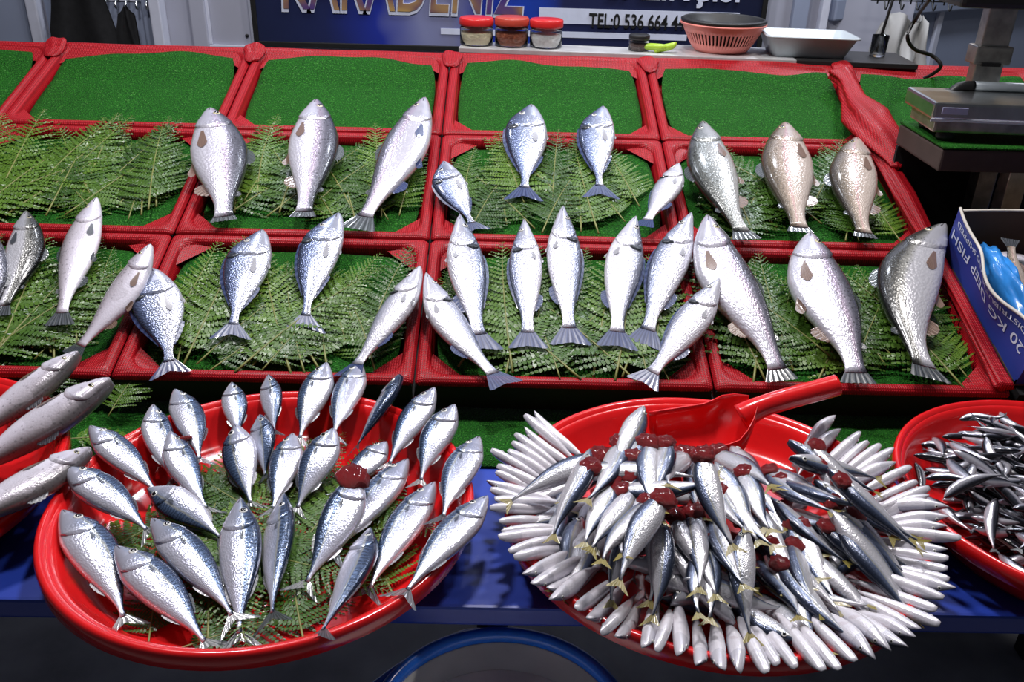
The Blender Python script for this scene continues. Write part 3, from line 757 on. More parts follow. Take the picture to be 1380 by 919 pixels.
def gusset():
    v, f = [], []; n = 5; leg = .062
    for i in range(n + 1):
        for j in range(n + 1 - i):
            a, b = i / n * leg, j / n * leg; k = (i + j) / n
            v.append((a + .016, b + .016, .0015 - (.011) * k ** 1.4 - .002 * math.sin(k * 3)))
    idx = {}; c = 0
    for i in range(n + 1):
        for j in range(n + 1 - i): idx[i, j] = c; c += 1
    for i in range(n):
        for j in range(n - i):
            f.append((idx[i, j], idx[i + 1, j], idx[i, j + 1]))
            if i + j < n - 1: f.append((idx[i + 1, j], idx[i + 1, j + 1], idx[i, j + 1]))
    return mesh('crate_gusset', v, f)
GUS = gusset()
def back_panel():
    v, f = [], []; n = 24
    for i in range(n + 1):
        x = -HW + .01 + (2 * HW - .02) * i / n; sag = .002 * noise.noise(Vector((x * 9, 3.1, 0)))
        for y, z in ((HL - .060, -.010), (HL - .03, -.003), (HL - .012, .003 + sag), (HL - .003, .006 + sag), (HL, .005 + sag), (HL, -.01)): v.append((x, y, z))
    for i in range(n):
        for k in range(5): a = i * 6 + k; f.append((a, a + 1, a + 7, a + 6))
    return mesh('crate_back_panel', v, f)
BKP = back_panel()
def fold_me(seed):
    bm = bmesh.new(); bmesh.ops.create_icosphere(bm, subdivisions=4, radius=1)
    for v in bm.verts:
        c = v.co; taper = .55 + .45 * (c.y * .5 + .5)
        crease = 1 + .10 * math.sin(c.x * 7 + seed + c.y * 1.5)
        v.co = Vector((c.x * .026 * (.8 + .5 * max(0, c.y)), c.y * .034, (c.z * .006 + max(0, c.y) * (.012 if seed < 7 else .004)) * crease)) * (1 + .18 * noise.noise(c * 1.3 + Vector((seed, 0, 0))))
    return from_bm(bm, 'corner_fold', True)
ROWN = ['lower', 'middle', 'top']
COLN = {0: 'at the far end by the doorway', 1: 'below the black jacket', 2: 'beside the jars', 3: 'below the three jars', 4: 'below the pink colander', 5: 'behind the scale'}
WHAT = {(0, 1): 'holding three pale trout on ferns', (0, 2): 'holding three sea bream on ferns', (0, 3): 'holding a row of sea bass on ferns', (0, 4): 'holding three large trout on ferns',
        (1, 1): 'filled with bright fern fronds', (1, 2): 'holding three big white trout on ferns', (1, 3): 'holding two sea bream side by side on ferns', (1, 4): 'holding one grey and two tan trout',
        (2, 0): 'empty, at the end near the doors', (2, 1): 'empty, below the hanging black clothes', (2, 2): 'empty, below the outlined sign lettering', (2, 3): 'empty, below the three jars', (2, 4): 'empty, below the pink colander', (2, 5): 'empty and shaded, behind the scale'}
matv = 0
for r in range(3):
    for c in ([0, 1, 2, 3, 4, 5] if r == 2 else [1, 2, 3, 4]):
        M = RACK @ Matrix.Translation((COLX[c] + CW / 2, r * CL + CL / 2, 0))
        cr = empty('crate', mw=M)
        tag(cr, 'red net covered crate %s' % WHAT[r, c], 'crate', 'red crates on the sloping rack')
        link('rim', RIM, MT['net'], cr)
        box('shade_strip', (-HW + .002, -HL + .001, -.0335), (HW - .002, -HL + .0035, -.0065), MT['dark_board'], cr)  # dark strip added to stand for the shaded gap under the lip
        for sxn, syn in ((1, 1), (-1, 1), (-1, -1), (1, -1)):
            link('corner_gusset', GUS, MT['net'], cr, Matrix.Diagonal((-sxn, -syn, 1, 1)) if False else Matrix.Translation((sxn * HW, syn * HL, 0)) @ Matrix.Diagonal((-sxn, -syn, 1, 1)))
        if r == 2:
            link('back_panel', BKP, MT['net'], cr)
            link('corner_fold', fold_me(c * 3.1), MT['net'], cr, Matrix.Translation((-HW + .004, HL - .035, .006)))
        amp = .0045 if r == 2 else .002
        top = (r == 2)
        def zf(x, y, a, b, c=c, r=r, amp=amp):
            z = MAT_H - .003 + amp * noise.noise(Vector((x * 7 + c * 5, y * 7 + r * 9, 0))) + amp * .6 * math.sin(x * 16 + c)
            if r == 2 and b > .35: z += (b - .35) * .030
            return max(z, -.024)
        o = turf_sheet('grass_mat', M, -HW + .026, HW - .026, -HL + .026, HL - (.042 if top else .026), 30, 22, zf, 'green grass mat in the red crate %s' % WHAT[r, c].replace('empty', 'otherwise empty'), 'grass mats lining the crates', .07, (.020 + .002 * c) if top else 0.)

RS = Surf(RACK, -1.55, 1.3, -.08, 1.1)
uu, ww = np.meshgrid(RS.U, RS.W, indexing='ij')
RS.h[:] = MAT_H + .008
for X in COLX: RS.h[np.abs(uu - X) < .022] = .003
for k in range(4): RS.h[np.abs(ww - k * CL) < .022] = .003
TS = Surf(Matrix.Translation((0, 0, TAB_Z)), -1.3, 1.3, .5, 1.5)
uu, ww = np.meshgrid(TS.U, TS.W, indexing='ij')
TS.h[:] = 0
TS.h[ww > 1.02] = .006
k = ww > LIP_Y - .002
TS.h[k] = (LIP_Z - TAB_Z) + .003 + (ww[k] - LIP_Y) * math.tan(SLOPE)
for nm, (bx, by, br) in BASINS.items():
    rr = np.hypot(uu - bx, ww - by)
    for idx in zip(*np.where(rr <= br)):
        TS.h[idx] = max(TS.h[idx] if ww[idx] > LIP_Y else 0, basin_profile(rr[idx], br))

# ------------------------------------------------------------------ basins
def basin(nm, label):
    bx, by, br = BASINS[nm]
    b = empty('basin', (bx, by, TAB_Z + .0005)); tag(b, label, 'basin', 'red plastic basins on the table')
    k = br
    pr = [(0, BAS_F)] + [(k * t, BAS_F) for t in (.3, .6, .78)] + [(k * (.80 + .13 * q), BAS_F + (BAS_H - .008 - BAS_F) * q ** 1.3) for q in (.15, .35, .6, .85, 1)] + [(k * .945, BAS_H - .006), (k * .955, BAS_H - .005)]
    out = [(k * .955, BAS_H - .009), (k * .935, BAS_H - .012), (k * .86, .012), (k * .83, .002), (k * .81, 0), (k * .6, .003), (0, .003)]
    link('bowl', lathe_me('basin_bowl', pr + out, 96), MT['red_plastic'], b)
    rim = [(k * .950, BAS_H - .0055), (k * .965, BAS_H - .001), (k * .982, BAS_H), (k * .994, BAS_H - .002), (k, BAS_H - .008), (k * .998, BAS_H - .020), (k * .992, BAS_H - .021), (k * .99, BAS_H - .010), (k * .975, BAS_H - .006), (k * .953, BAS_H - .009)]
    link('rim', lathe_me('basin_rim', rim, 96), MT['red_plastic'], b)
    return b
basin('mackerel', 'red basin of mackerel laid out on fern')
basin('small', 'red basin heaped with small fish and a red scoop')
basin('anchovy', 'red basin heaped with tiny dark anchovies')
basin('trout', 'red basin under three grey fish, beside the mackerel basin')

# ------------------------------------------------------------------ ferns
def frond(seed, n=25, bare=.10):
    rnd = random.Random(seed); v, f = [], []; sv, sf = [], []
    cv = rnd.uniform(-.12, .12)
    def axis(t): return Vector((t, cv * t * t, .035 * math.sin(math.pi * t) ))
    for i in range(n):
        t = bare + (1 - bare) * (i + .5) / n
        q = (t - bare) / (1 - bare)
        ln = .30 * min(1., (q + .12) / .26) ** .7 * (1 - q) ** .85 + .012
        for sd in (-1, 1):
            l = ln * rnd.uniform(.88, 1.08); a = R(74 - 26 * q + rnd.uniform(-5, 5)); o = axis(t)
            d = Vector((math.cos(a), sd * math.sin(a), 0)); dr = rnd.uniform(-.10, .16); m = max(4, int(12 * l / .28) + 2)
            tw = rnd.uniform(-.35, .35)
            pts = []
            for k in range(m + 1):
                s = k / m; pts.append(o + d * (l * s) + Vector((l * .12 * s * s, 0, l * (dr * s - .22 * s * s))))
            # midrib strip plus paired pinnules
            for k in range(m):
                s = k / m; P = pts[k]; Q = pts[k + 1]; dd = (Q - P).normalized(); nn = Vector((-dd.y, dd.x, tw * sd * .5)).normalized()
                pl = l * .092 * (1 - s * .75) * (1.0 if k else .8) + .0015; hw_ = (Q - P).length * .50
                for e in (-1, 1):
                    b0 = P; b1 = P + dd * hw_ * 2 * .94; tip = P + dd * (hw_ * 1.5) + nn * (e * pl) + Vector((0, 0, rnd.uniform(-.006, .006)))
                    md = P + dd * hw_ * .25 + nn * (e * pl * .72)
                    c = len(v); v += [b0, b1, tip, md]; f.append((c, c + 1, c + 2, c + 3) if e > 0 else (c, c + 3, c + 2, c + 1))
    me = mesh('fern_leaflets_%d' % seed, v, f, smooth=False)
    st = tube_me('fern_stem_%d' % seed, [axis(t / 12) for t in range(13)], lambda t: .0065 * (1 - t * .85), 6)
    return me, st
FROND = [frond(s) for s in range(6)]
def put_frond(S, u, w_, ang, ln, label, group, dz=.003, flat=1., wid=1., base=None):
    """ang: direction of the tip, radians from +w toward +u"""
    me, st = random.choice(FROND)
    d = Vector((math.sin(ang), math.cos(ang)))
    ts = np.linspace(0, 1, 14); iu, iw = S.idx(u + d.x * ts * ln, w_ + d.y * ts * ln)
    hz = S.h[iu, iw]; a, b = rest_line(list(ts), list(hz))
    b = max(-.1, min(.1, b)); a = max(h - b * t for h, t in zip(hz, ts)) if base is None else base
    h3 = Vector((u, w_, a + dz - (.006 if base is None else 0))); t3 = h3 + Vector((d.x * ln, d.y * ln, b))
    M = fish_matrix(S, h3, t3) @ Matrix.Diagonal((ln, ln * wid * random.choice((-1, 1)), ln * flat, 1))
    o = empty('fern_frond', mw=M); tag(o, label, 'fern', group)
    link('leaflets', me, MT['fern'], o)['kind'] = 'stuff'; link('stem', st, MT['stem'], o)
    return o
FERN_OF = {(0, 1): 'fern frond under the pale trout in the lower crate', (0, 2): 'fern frond around the sea bream in the lower crate', (0, 3): 'fern frond under the row of sea bass', (0, 4): 'fern frond between the large trout in the lower crate',
           (1, 1): 'bright fern frond in the crate without fish', (1, 2): 'fern frond between the three big white trout', (1, 3): 'fern frond behind the pair of sea bream', (1, 4): 'fern frond between the grey and tan trout'}
cnt = {(0, 1): 20, (0, 2): 22, (0, 3): 22, (0, 4): 20, (1, 1): 26, (1, 2): 18, (1, 3): 16, (1, 4): 15}
rf = random.Random(11)
for (r, c), n in cnt.items():
    for i in range(n):
        q = (i + .5) / n
        u = COLX[c] + .05 + (CW - .10) * ((i * .618 + .13 * c) % 1.0)
        w0 = r * CL + rf.uniform(.004, .13); ln = rf.uniform(.20, .33)
        if r * CL + CL + (.05 if r == 1 else -.01) < w0 + ln: w0 = r * CL + CL + (.05 if r == 1 else -.01) - ln
        ang = rf.uniform(-.75, .75)
        if r == 0: w0 = max(w0, .012)
        if u + math.sin(ang) * ln < COLX[c] + .02 or u + math.sin(ang) * ln > COLX[c + 1] - .02: ang *= -.4
        put_frond(RS, u, w0, ang, ln, FERN_OF[r, c], 'ferns: ' + FERN_OF[r, c], dz=.002 + .008 * ((i * .37) % 1), flat=.75)
bx, by, br = BASINS['mackerel']
for i in range(24):
    a = i * 2.4; rr_ = .17 * math.sqrt((i + .5) / 24); c = Vector((bx + rr_ * math.cos(a), by + rr_ * math.sin(a)))
    an = rf.uniform(-1.3, 1.3) + (math.pi if i % 3 == 0 else 0); ln = rf.uniform(.17, .24)
    st_ = c - Vector((math.sin(an), math.cos(an))) * ln * .5; en_ = c + Vector((math.sin(an), math.cos(an))) * ln * .5
    for q_ in (st_, en_):
        e_ = (q_ - Vector((bx, by))).length - .212
        if e_ > 0: c = c - (q_ - Vector((bx, by))).normalized() * e_
    st_ = c - Vector((math.sin(an), math.cos(an))) * ln * .5
    put_frond(TS, st_.x, st_.y, an, ln, 'fern frond lying under the mackerel in the red basin', 'ferns in the mackerel basin', dz=.003 + .007 * ((i * .37) % 1), flat=.55, base=BAS_F)
for (pu, pw, an, ln) in ((-.70, 1.05, .5, .20), (-.66, 1.10, -.7, .22), (-.60, 1.03, 1.0, .18), (-.74, 1.07, -.3, .22), (-.56, 1.09, .2, .15), (-.82, 1.10, .2, .2)):
    put_frond(TS, pu, pw, an, ln, 'fern frond on the table between the rack and the mackerel basin', 'ferns behind the basins', dz=.008, base=.02)
RS.h += .015

# ------------------------------------------------------------------ fish on the rack   (head px, tail px, width px, back side)
BF, TR, SB, BR = 'sea_bream', 'trout', 'sea_bass', 'bream'
def F(*a, **k): return place_fish(RS, *a, **k)
F('trout', 'trout', 'trout_white', (284, 150), (300, 312), 76, 1, 'plump white-bellied trout on ferns, biggest of the three beside the empty fern crate', bend=.03, fins='brown', tail_kw=dict(scale=.45))
F('trout', 'trout', 'trout_white', (427, 138), (404, 306), 68, 1, 'purple-grey trout with dark back, middle one of the three white trout', bend=.02, fins='brown', tail_kw=dict(scale=.5))
F('trout', 'trout', 'trout_white', (573, 135), (477, 314), 62, -1, 'slanting pale trout with blue belly fin beside the red divider', bend=-.02, fins='blue')
F('sea_bream', 'bream', 'bream', (715, 143), (705, 274), 58, -1, 'upright silver sea bream below the red-lidded salt jar', bend=0)
F('sea_bream', 'bream', 'bream', (812, 145), (811, 271), 50, -1, 'slimmer silver sea bream below the phone number sign', bend=.03)
F('sea_bass', 'bass', 'bass', (620, 292), (651, 478), 52, 1, 'white sea bass with its nose under the small sea bream', bend=-.01)
F('sea_bream', 'bream', 'bream', (597, 219), (646, 315), 45, -1, 'small grey sea bream lying across the red divider', bend=.03)
F('sea_bass', 'bass', 'bass_white', (915, 222), (863, 308), 38, -1, 'small white sea bass turned belly up near the grey trout', bend=-.03, roll=.3)
F('trout', 'trout', 'trout_grey', (946, 167), (1014, 332), 64, -1, 'grey-green spotted trout at the end of the upper trout row', bend=.05, fins='brown', tail_kw=dict(scale=.7))
F('trout', 'trout', 'trout_tan', (1057, 169), (1084, 326), 70, -1, 'tan trout with a pink stripe and open gills, middle of its row', bend=.03, fins='brown', tail_kw=dict(scale=.5))
F('trout', 'trout', 'trout_tan', (1153, 189), (1172, 332), 64, -1, 'tan trout with a pink stripe beside the bunched red net', bend=.05, fins='brown', tail_kw=dict(scale=.5))
F('trout', 'trout', 'trout_white', (952, 294), (1060, 527), 76, 1, 'long white trout with a brown belly fin beside the sea bass', bend=-.02, sbend=-.02, fins='brown', tail_kw=dict(scale=.7))
F('trout', 'trout', 'trout_white', (1090, 318), (1160, 529), 84, 1, 'thick white trout with red gills, in the middle of the lower trout', bend=-.01, sbend=-.02, fins='brown', tail_kw=dict(scale=.7))
F('trout', 'trout', 'trout_dark', (1271, 306), (1266, 527), 84, -1, 'dark curved trout with black back beside the blue carton', bend=.14, fins='brown', tail_kw=dict(scale=.7))
F('sea_bass', 'bass', 'bass', (706, 298), (712, 474), 46, -1, 'small silver sea bass with a blue tail, second in the upright bass row', bend=0)
F('sea_bass', 'bass', 'bass', (759, 280), (770, 470), 48, 1, 'upright sea bass in the middle of the bass row, eye facing up', bend=-.01)
F('sea_bass', 'bass', 'bass_white', (857, 294), (832, 474), 52, 1, 'plump white sea bass in the row, next to the slanting blue-grey bass', bend=-.03)
F('sea_bass', 'bass', 'bass', (931, 289), (866, 472), 52, -1, 'blue-grey sea bass slanting along the red divider beside the long trout', bend=.02)
F('sea_bass', 'bass', 'bass_white', (574, 370), (688, 523), 48, 1, 'curved white sea bass lying with its tail on the crate lip', bend=-.07, roll=-.15)
F('sea_bass', 'bass', 'bass_white', (567, 361), (464, 512), 46, -1, 'white belly-up sea bass slanting down to the mackerel basin', bend=-.03, roll=.35)
F('sea_bass', 'bass', 'bass_white', (969, 377), (862, 521), 48, -1, 'slanting white sea bass with its nose on the long white trout', bend=-.02)
F('sea_bream', 'bream', 'bream', (353, 312), (309, 462), 63, -1, 'silver sea bream in the middle of the lower fern crate', bend=.02)
F('sea_bream', 'bream', 'bream', (456, 289), (409, 453), 58, -1, 'dark-headed sea bream with a blue forked tail', bend=.04)
F('sea_bream', 'bream', 'bream', (204, 364), (230, 511), 68, -1, 'blue-backed sea bream lying against the red divider by the grey fish', bend=-.02)
F('trout', 'trout', 'whiting', (131, 269), (79, 443), 48, -1, 'upright grey-white trout with shiny dark tail on ferns', bend=.02, fins='dark')
F('trout', 'trout', 'whiting', (204, 331), (92, 482), 46, -1, 'slanting pinkish-white trout whose head touches a sea bream', bend=-.05, fins='brown')
F('trout', 'trout', 'trout_dark', (37, 287), (-8, 430), 50, 1, 'dark-backed shiny trout on ferns at the end of its crate', bend=.07, fins='dark')
F('trout', 'trout', 'trout_white', (-8, 316), (-40, 470), 48, 1, 'pale trout mostly cut off beside the dark-backed trout', bend=.03)

# ------------------------------------------------------------------ fish on the table side
bx, by, br = BASINS['mackerel']
k = np.hypot(uu - bx, ww - by) < br * .93
TS.h[k] = np.maximum(TS.h[k], BAS_F + .017)
def G(*a, **k): return place_fish(TS, *a, **k)
G('trout', 'trout', 'whiting', (107, 477), (-75, 618), 52, 1, 'grey fish with red gills, topmost of the three slanting over the corner basin', fins='brown', bend=.0, z0=.1, T=.6)
G('trout', 'trout', 'whiting', (151, 514), (-85, 665), 66, 1, 'big grey fish with faint bars, middle of the three over the corner basin', fins='brown', bend=.0, z0=.08, T=.6)
G('trout', 'trout', 'whiting', (123, 608), (-110, 735), 62, 1, 'grey fish with pale belly lying lowest in the corner basin', fins='brown', bend=.02, z0=.08, T=.6)
MK = [  # head, tail, width, side, roll, bend, extra
 ((313, 517), (323, 600), 34, 1, .1, 0), ((363, 506), (371, 592), 29, 1, .35, 0),
 ((441, 491), (400, 605), 44, -1, 0, .02), ((486, 491), (446, 600), 42, -1, 0, .02), ((541, 506), (474, 612), 26, 1, .8, 0),
 ((586, 524), (518, 640), 42, -1, 0, .03), ((613, 547), (564, 662), 45, -1, 0, .05), ((646, 591), (594, 712), 48, -1, 0, .04),
 ((352, 560), (358, 652), 33, 1, .45, 0), ((521, 591), (450, 672), 42, -1, 0, .0),
 ((206, 547), (240, 660), 40, 1, -.2, -.03), ((229, 583), (288, 698), 42, 1, -.1, -.03), ((236, 527), (270, 632), 43, 1, 0, .04),
 ((318, 574), (342, 692), 46, -1, .2, .02), ((395, 586), (364, 700), 44, -1, 0, 0), ((451, 579), (395, 700), 49, -1, 0, .02),
 ((121, 576), (222, 676), 44, 1, 0, .02), ((200, 660), (308, 735), 44, -1, .35, -.04), ((92, 643), (212, 734), 52, 1, 0, .04),
 ((550, 621), (438, 764), 50, -1, 0, .02), ((586, 649), (488, 818), 52, -1, 0, .03), ((657, 671), (534, 815), 52, -1, 0, .02),
 ((385, 667), (366, 850), 42, 1, .5, -.02), ((484, 640), (400, 805), 54, -1, -.2, -.02), ((501, 714), (420, 872), 46, 1, .4, .03),
 ((325, 674), (322, 882), 58, 1, .1, .0), ((205, 701), (325, 850), 54, 1, .1, .03), ((84, 691), (172, 855), 64, 1, -.05, .05), ((156, 739), (290, 885), 60, 1, 0, .03)]
BK, SIDE = 'upright mackerel leaning on the back rim against the red crate lip', 'slanting mackerel leaning on the rim that faces the green mat strip'
MIDR, LONGR = 'plump mackerel beside the narrow wedged one, in the middle of the basin', 'long mackerel slanting beside the one with the bloody head'
MLAB = ['short mackerel on the back rim beside the slimmest one', 'slimmest small mackerel, standing upright on the back rim', BK, BK, 'thin dark mackerel with its blue spine turned up, on the back rim',
 SIDE, SIDE, SIDE, 'narrow mackerel wedged between two broader ones', 'mackerel half covered by the one with the bloody head', 'mackerel on the rim beneath the one with raw gills', 'mackerel with raw red gills under its lifted gill flap',
 'mackerel lying over the raw-gilled one at the rim', 'mackerel with its dark blue back beside the narrow wedged one', MIDR, MIDR, 'mackerel whose nose touches the big grey fish with faint bars', 'dark blue mackerel turned on its belly between two silver ones',
 'mackerel across the rim whose nose touches the lowest grey fish', LONGR, LONGR, 'mackerel lying along the rim beside the heaped basin', 'slim dark mackerel lying straight beside the spread-tailed one', 'mackerel with a torn bloody head in the red basin',
 'mackerel with its dark striped back turned up, below the bloody one', 'straight mackerel with a spread tail near the front rim', 'mackerel between the spread-tailed one and the plumpest one', 'broad mackerel against the rim next to the corner basin', 'plumpest mackerel, its tail reaching the front rim']
for i, (h, t, wd, sd, ro, be) in enumerate(MK):
    gore = None
    if i == 23: gore = (.10, 1.2, (.40, .42, .26))
    if i == 11: gore = (.16, .5, (.10, .30, .12))
    G('mackerel', 'mackerel', 'mackerel', h, t, wd, sd, MLAB[i], group='mackerel in the red basin', roll=ro, bend=be, gore=gore, z0=.06, sink=.003)

# ------------------------------------------------------------------ small fish: shared shapes, one object each
def proto(kind, skin, L, D, side, bend, eye, fin, sb=0., T=None):
    fs = FishShape(kind, L, D, side, bend, T, sb)
    parts = [('tail_fin', fs.tail(spread=.6, fork=.45, scale=.95), FIN[fin])]
    return fs, fs.body(20, 12), parts, eye
def small(S, pr, skin, name, h2, t2dir, scale, roll, label, group, gore=False, sink=.003, stamp=.8, eye=True, tail=True):
    fs, me, parts, er = pr
    f2 = FishShape(fs.kind, fs.L * scale, fs.D * scale, fs.side, fs.bend, fs.T * scale, fs.sbend)
    t2 = h2 + t2dir.normalized() * f2.L
    za, zb = settle(S, f2, h2, t2, roll, sink, stamp)
    M = fish_matrix(S, Vector((h2.x, h2.y, za)), Vector((t2.x, t2.y, zb))) @ Matrix.Scale(scale, 4) @ Matrix.Rotation(roll, 4, 'X')
    o = link(name, me, FM[skin]); o.matrix_world = M; tag(o, label, 'fish', group)
    if tail:
        for nm, pm, mt in parts: link(nm, pm, mt, o)
    if eye: eye_parts(fs, o, .13, 1.2, er, 2)
    if gore:
        g = random.choice(GORES)
        link('raw_gill', g, MT['gore'], o, Matrix.Translation(fs.surf(.11, 1.5 + random.uniform(-.5, .5)) - Vector((0, 0, fs.T * .1))) @ Matrix.Diagonal((.42 * fs.D, .46 * fs.D, .30 * fs.D, 1)))
    return o
GORES = [gore_me(i) for i in range(5)]
for g in GORES: g.materials.append(MT['gore'])
rp = random.Random(5)
RINGP = [proto('mackerel', 'ringfish', .118, .0185, s, b, .0020, 'pale', sb, .0135) for s, b, sb in ((1, .0, .02), (1, .04, -.02), (-1, -.04, .03), (1, -.05, .0), (-1, .03, .03))]
PILEP = [proto('mackerel', 'small', .135, .028, s, b, .0030, 'yellow', sb, .0175) for s, b, sb in ((1, .0, .02), (1, .05, -.01), (-1, .05, .0), (1, -.05, .02), (-1, -.02, .02), (-1, .07, -.02))]
ANCH = [proto('anchovy', 'anchovy', .078, .0145, s, b, .0013, 'dark', sb, .0105) for s, b, sb in ((1, 0, .03), (1, .07, 0), (-1, .06, .02), (1, -.07, .0), (-1, 0, -.04), (-1, -.09, .0))]
for q in (RINGP, PILEP, ANCH):
    for (fs, me, parts, er) in q:
        me.materials.append(FM['ringfish' if q is RINGP else 'small' if q is PILEP else 'anchovy'])
        for nm, pm, mt in parts: pm.materials.append(mt)
bx, by, br = BASINS['small']; BC = Vector((bx, by))
NR = 66
for i in range(NR):
    a = R(139 + (401 - 139) * (i + rp.uniform(-.25, .25)) / (NR - 1))
    d = Vector((math.cos(a), math.sin(a)))
    skew = .30 * math.cos(a) * (-1 if math.sin(a) < 0 else 1) * .6
    dd = Vector((math.cos(a + skew), math.sin(a + skew)))
    h = BC + d * (br + rp.uniform(.010, .030))
    sc_ = rp.uniform(.92, 1.12); pr = rp.choice(RINGP)
    small(TS, pr, 'ringfish', 'small_fish', h, -dd, sc_, -pr[0].side * rp.uniform(.7, 1.35), 'small white-bellied fish fanned along the basin rim, on the side %s' % ('toward the mackerel' if math.cos(a) < -.5 else 'toward the anchovies' if math.cos(a) > .5 else 'above the blue-rimmed bucket'), 'white fish fanned around the basin rim', sink=.009, stamp=.55, eye=True)
# loose filling, then the heap fanning out from the scoop
for i in range(34):
    a = rp.uniform(math.pi * .97, 2.05 * math.pi); r_ = .17 * math.sqrt(rp.random())
    h = BC + Vector((math.cos(a), math.sin(a))) * r_ + Vector((0, -.02)); an = rp.uniform(0, 6.28); d = Vector((math.cos(an), math.sin(an)))
    pr = rp.choice(PILEP); h = h - d * .06
    small(TS, pr, 'small', 'small_fish', h, d, rp.uniform(.9, 1.05), rp.uniform(-.3, .5), 'silvery small fish lying crosswise low in the heap', 'small fish at the bottom of the heap', sink=.005, stamp=.8)
NP = 96; cand = []
while len(cand) < NP:
    best = None
    for k in range(14):
        x, y = rp.uniform(-.185, .185), rp.uniform(-.115, .075)
        if (x / .185) ** 2 + ((y + .02) / .135) ** 2 > 1: continue
        dm = min([math.hypot(x - a, (y - b)) for a, b in cand[-60:]] + [9])
        if best is None or dm > best[0]: best = (dm, x, y)
    if best: cand.append((best[1], best[2]))
cand.sort(key=lambda c: c[1] * .35 + rp.uniform(-.05, .05))
for i, (x, y) in enumerate(cand):
    h = BC + Vector((x, y)); src = BC + Vector((-.02, .20))
    an = math.atan2(h.y - src.y, (h.x - src.x) * .9) + rp.uniform(-.35, .35); d = Vector((math.cos(an), math.sin(an)))
    if rp.random() < .08: d = Vector((rp.uniform(-1, 1), rp.uniform(-.4, .2)))
    e = (h + d.normalized() * .125 - BC).length - (br - .010)
    if e > 0: h = h - d.normalized() * e
    if h.y - BC.y > .088: h.y = BC.y + .088 - rp.uniform(0, .03)
    g = rp.random() < .62; pr = rp.choice(PILEP)
    where = 'next to the scoop' if y > .04 else 'on the half toward the mackerel' if x < 0 else 'on the half toward the anchovies'
    small(TS, pr, 'small', 'small_fish', h, d, rp.uniform(.9, 1.12), rp.uniform(-.5, .45),
          ('small fish with a red raw gill on the heap, ' if g else 'whole silvery small fish on the heap, ') + where, 'small fish with red gills on the heap' if g else 'whole small fish on the heap', gore=g, eye=not g, sink=.010, stamp=.64)
# anchovies
bx, by, br = BASINS['anchovy']; AC = Vector((bx, by))
n = 0
while n < 298:
    u, v = rp.uniform(-1, 1), rp.uniform(-1, 1)
    if u * u + v * v > 1: continue
    lim = .20 if n > 70 else .15
    c = AC + Vector((u * lim + .010, v * lim * .95 - .010))
    if c.x > .775: continue
    an = rp.gauss(-.35, .65) + (math.pi if rp.random() < .4 else 0)
    d = Vector((math.cos(an), math.sin(an))); h = c - d * .036
    if max((h - AC).length, (h + d * .078 - AC).length) > .205: continue
    pr = rp.choice(ANCH)
    small(TS, pr, 'anchovy', 'anchovy', h, d, rp.uniform(.8, 1.15), rp.uniform(-.5, .7), 'tiny silver and black anchovy heaped in the red basin', 'anchovies heaped in the red basin', sink=.0035, stamp=.7, eye=False)
    n += 1

# ------------------------------------------------------------------ scoop in the small-fish basin
def scoop():
    P = Vector((BC.x - .042, BC.y + .128, TAB_Z + .068)); d = Vector((.98, .16, .10)).normalized()
    Y = Vector((0, 0, 1)).cross(d).normalized(); Z = d.cross(Y); M = Matrix((d, Y, Z)).transposed().to_4x4(); M.translation = P; M = M @ Matrix.Scale(1.15, 4)
    o = empty('scoop', mw=M); tag(o, 'red plastic scoop with a round handle in the heaped basin', 'scoop')
    v, f = [], []; n, m = 20, 10
    for lay in (0, 1):
        for j in range(m + 1):
            x = .112 * j / m; q = max(0, (x - .075) / .037); r = (.046 - .0022 * lay) * (1 - .72 * q * q)
            for i in range(n + 1):
                a = math.pi * (1.0 + i / n) if True else 0
                a = math.pi * .93 + (math.pi * 1.14) * i / n
                v.append((x - (.018 * math.sin(-a) if j == 0 and False else 0), r * math.cos(a), r * math.sin(a) + .03 * q))
    K = (n + 1) * (m + 1)
    for lay in (0, 1):
        for j in range(m):
            for i in range(n):
                a = lay * K + j * (n + 1) + i; q = (a, a + 1, a + n + 2, a + n + 1); f.append(q if lay else q[::-1])
    for i in range(n): f.append((i, i + 1, K + i + 1, K + i))
    for j in range(m):
        for i in (0, n): a = j * (n + 1) + i; f.append((a, a + n + 1, K + a + n + 1, K + a))
    link('bowl', mesh('scoop_bowl', v, f), MT['red_plastic'], o)
    link('handle', tube_me('scoop_handle', [(.098, 0, .012), (.115, 0, .020), (.14, 0, .026), (.20, 0, .034), (.215, 0, .036)], lambda t: .013 + .010 * max(0, .35 - t), 14, 16), MT['red_plastic'], o)
scoop()

# ------------------------------------------------------------------ bucket in front of the table
BU = .772; bh = .635; br_ = .145
bk = empty('bucket', (.012, bh, 1.5 - BU - .34)); tag(bk, 'blue-rimmed bucket of grey water in front of the table', 'bucket')
link('body', lathe_me('bucket_body', [(0, 0), (.105, 0), (.110, .006), (br_ - .012, .325), (br_ - .015, .325), (.107, .012), (0, .012)], 64), MT['white_cloth'], bk)
link('rim', lathe_me('bucket_rim', [(br_ - .014, .320), (br_ - .014, .336), (br_ - .009, .340), (br_ - .003, .339), (br_, .334), (br_, .322), (br_ - .003, .320), (br_ - .014, .320)], 72), MT['bucket_blue'], bk)
link('water', lathe_me('bucket_water', [(0, .285), (.06, .2855), (br_ - .0185, .285)], 64), MT['bucket_water'], bk)
link('handle', tube_me('bucket_handle', [(-br_ - .004, -.02, .330), (-br_ - .014, .035, .325), (-br_ * .80 - .012, .085, .32), (-br_ * .5, .128, .325), (-.02, .158, .315), (br_ * .5, .14, .30), (br_ * .86, .085, .30), (br_ + .004, 0, .325)], .0042, 8, 40), MT['bucket_blue'], bk)
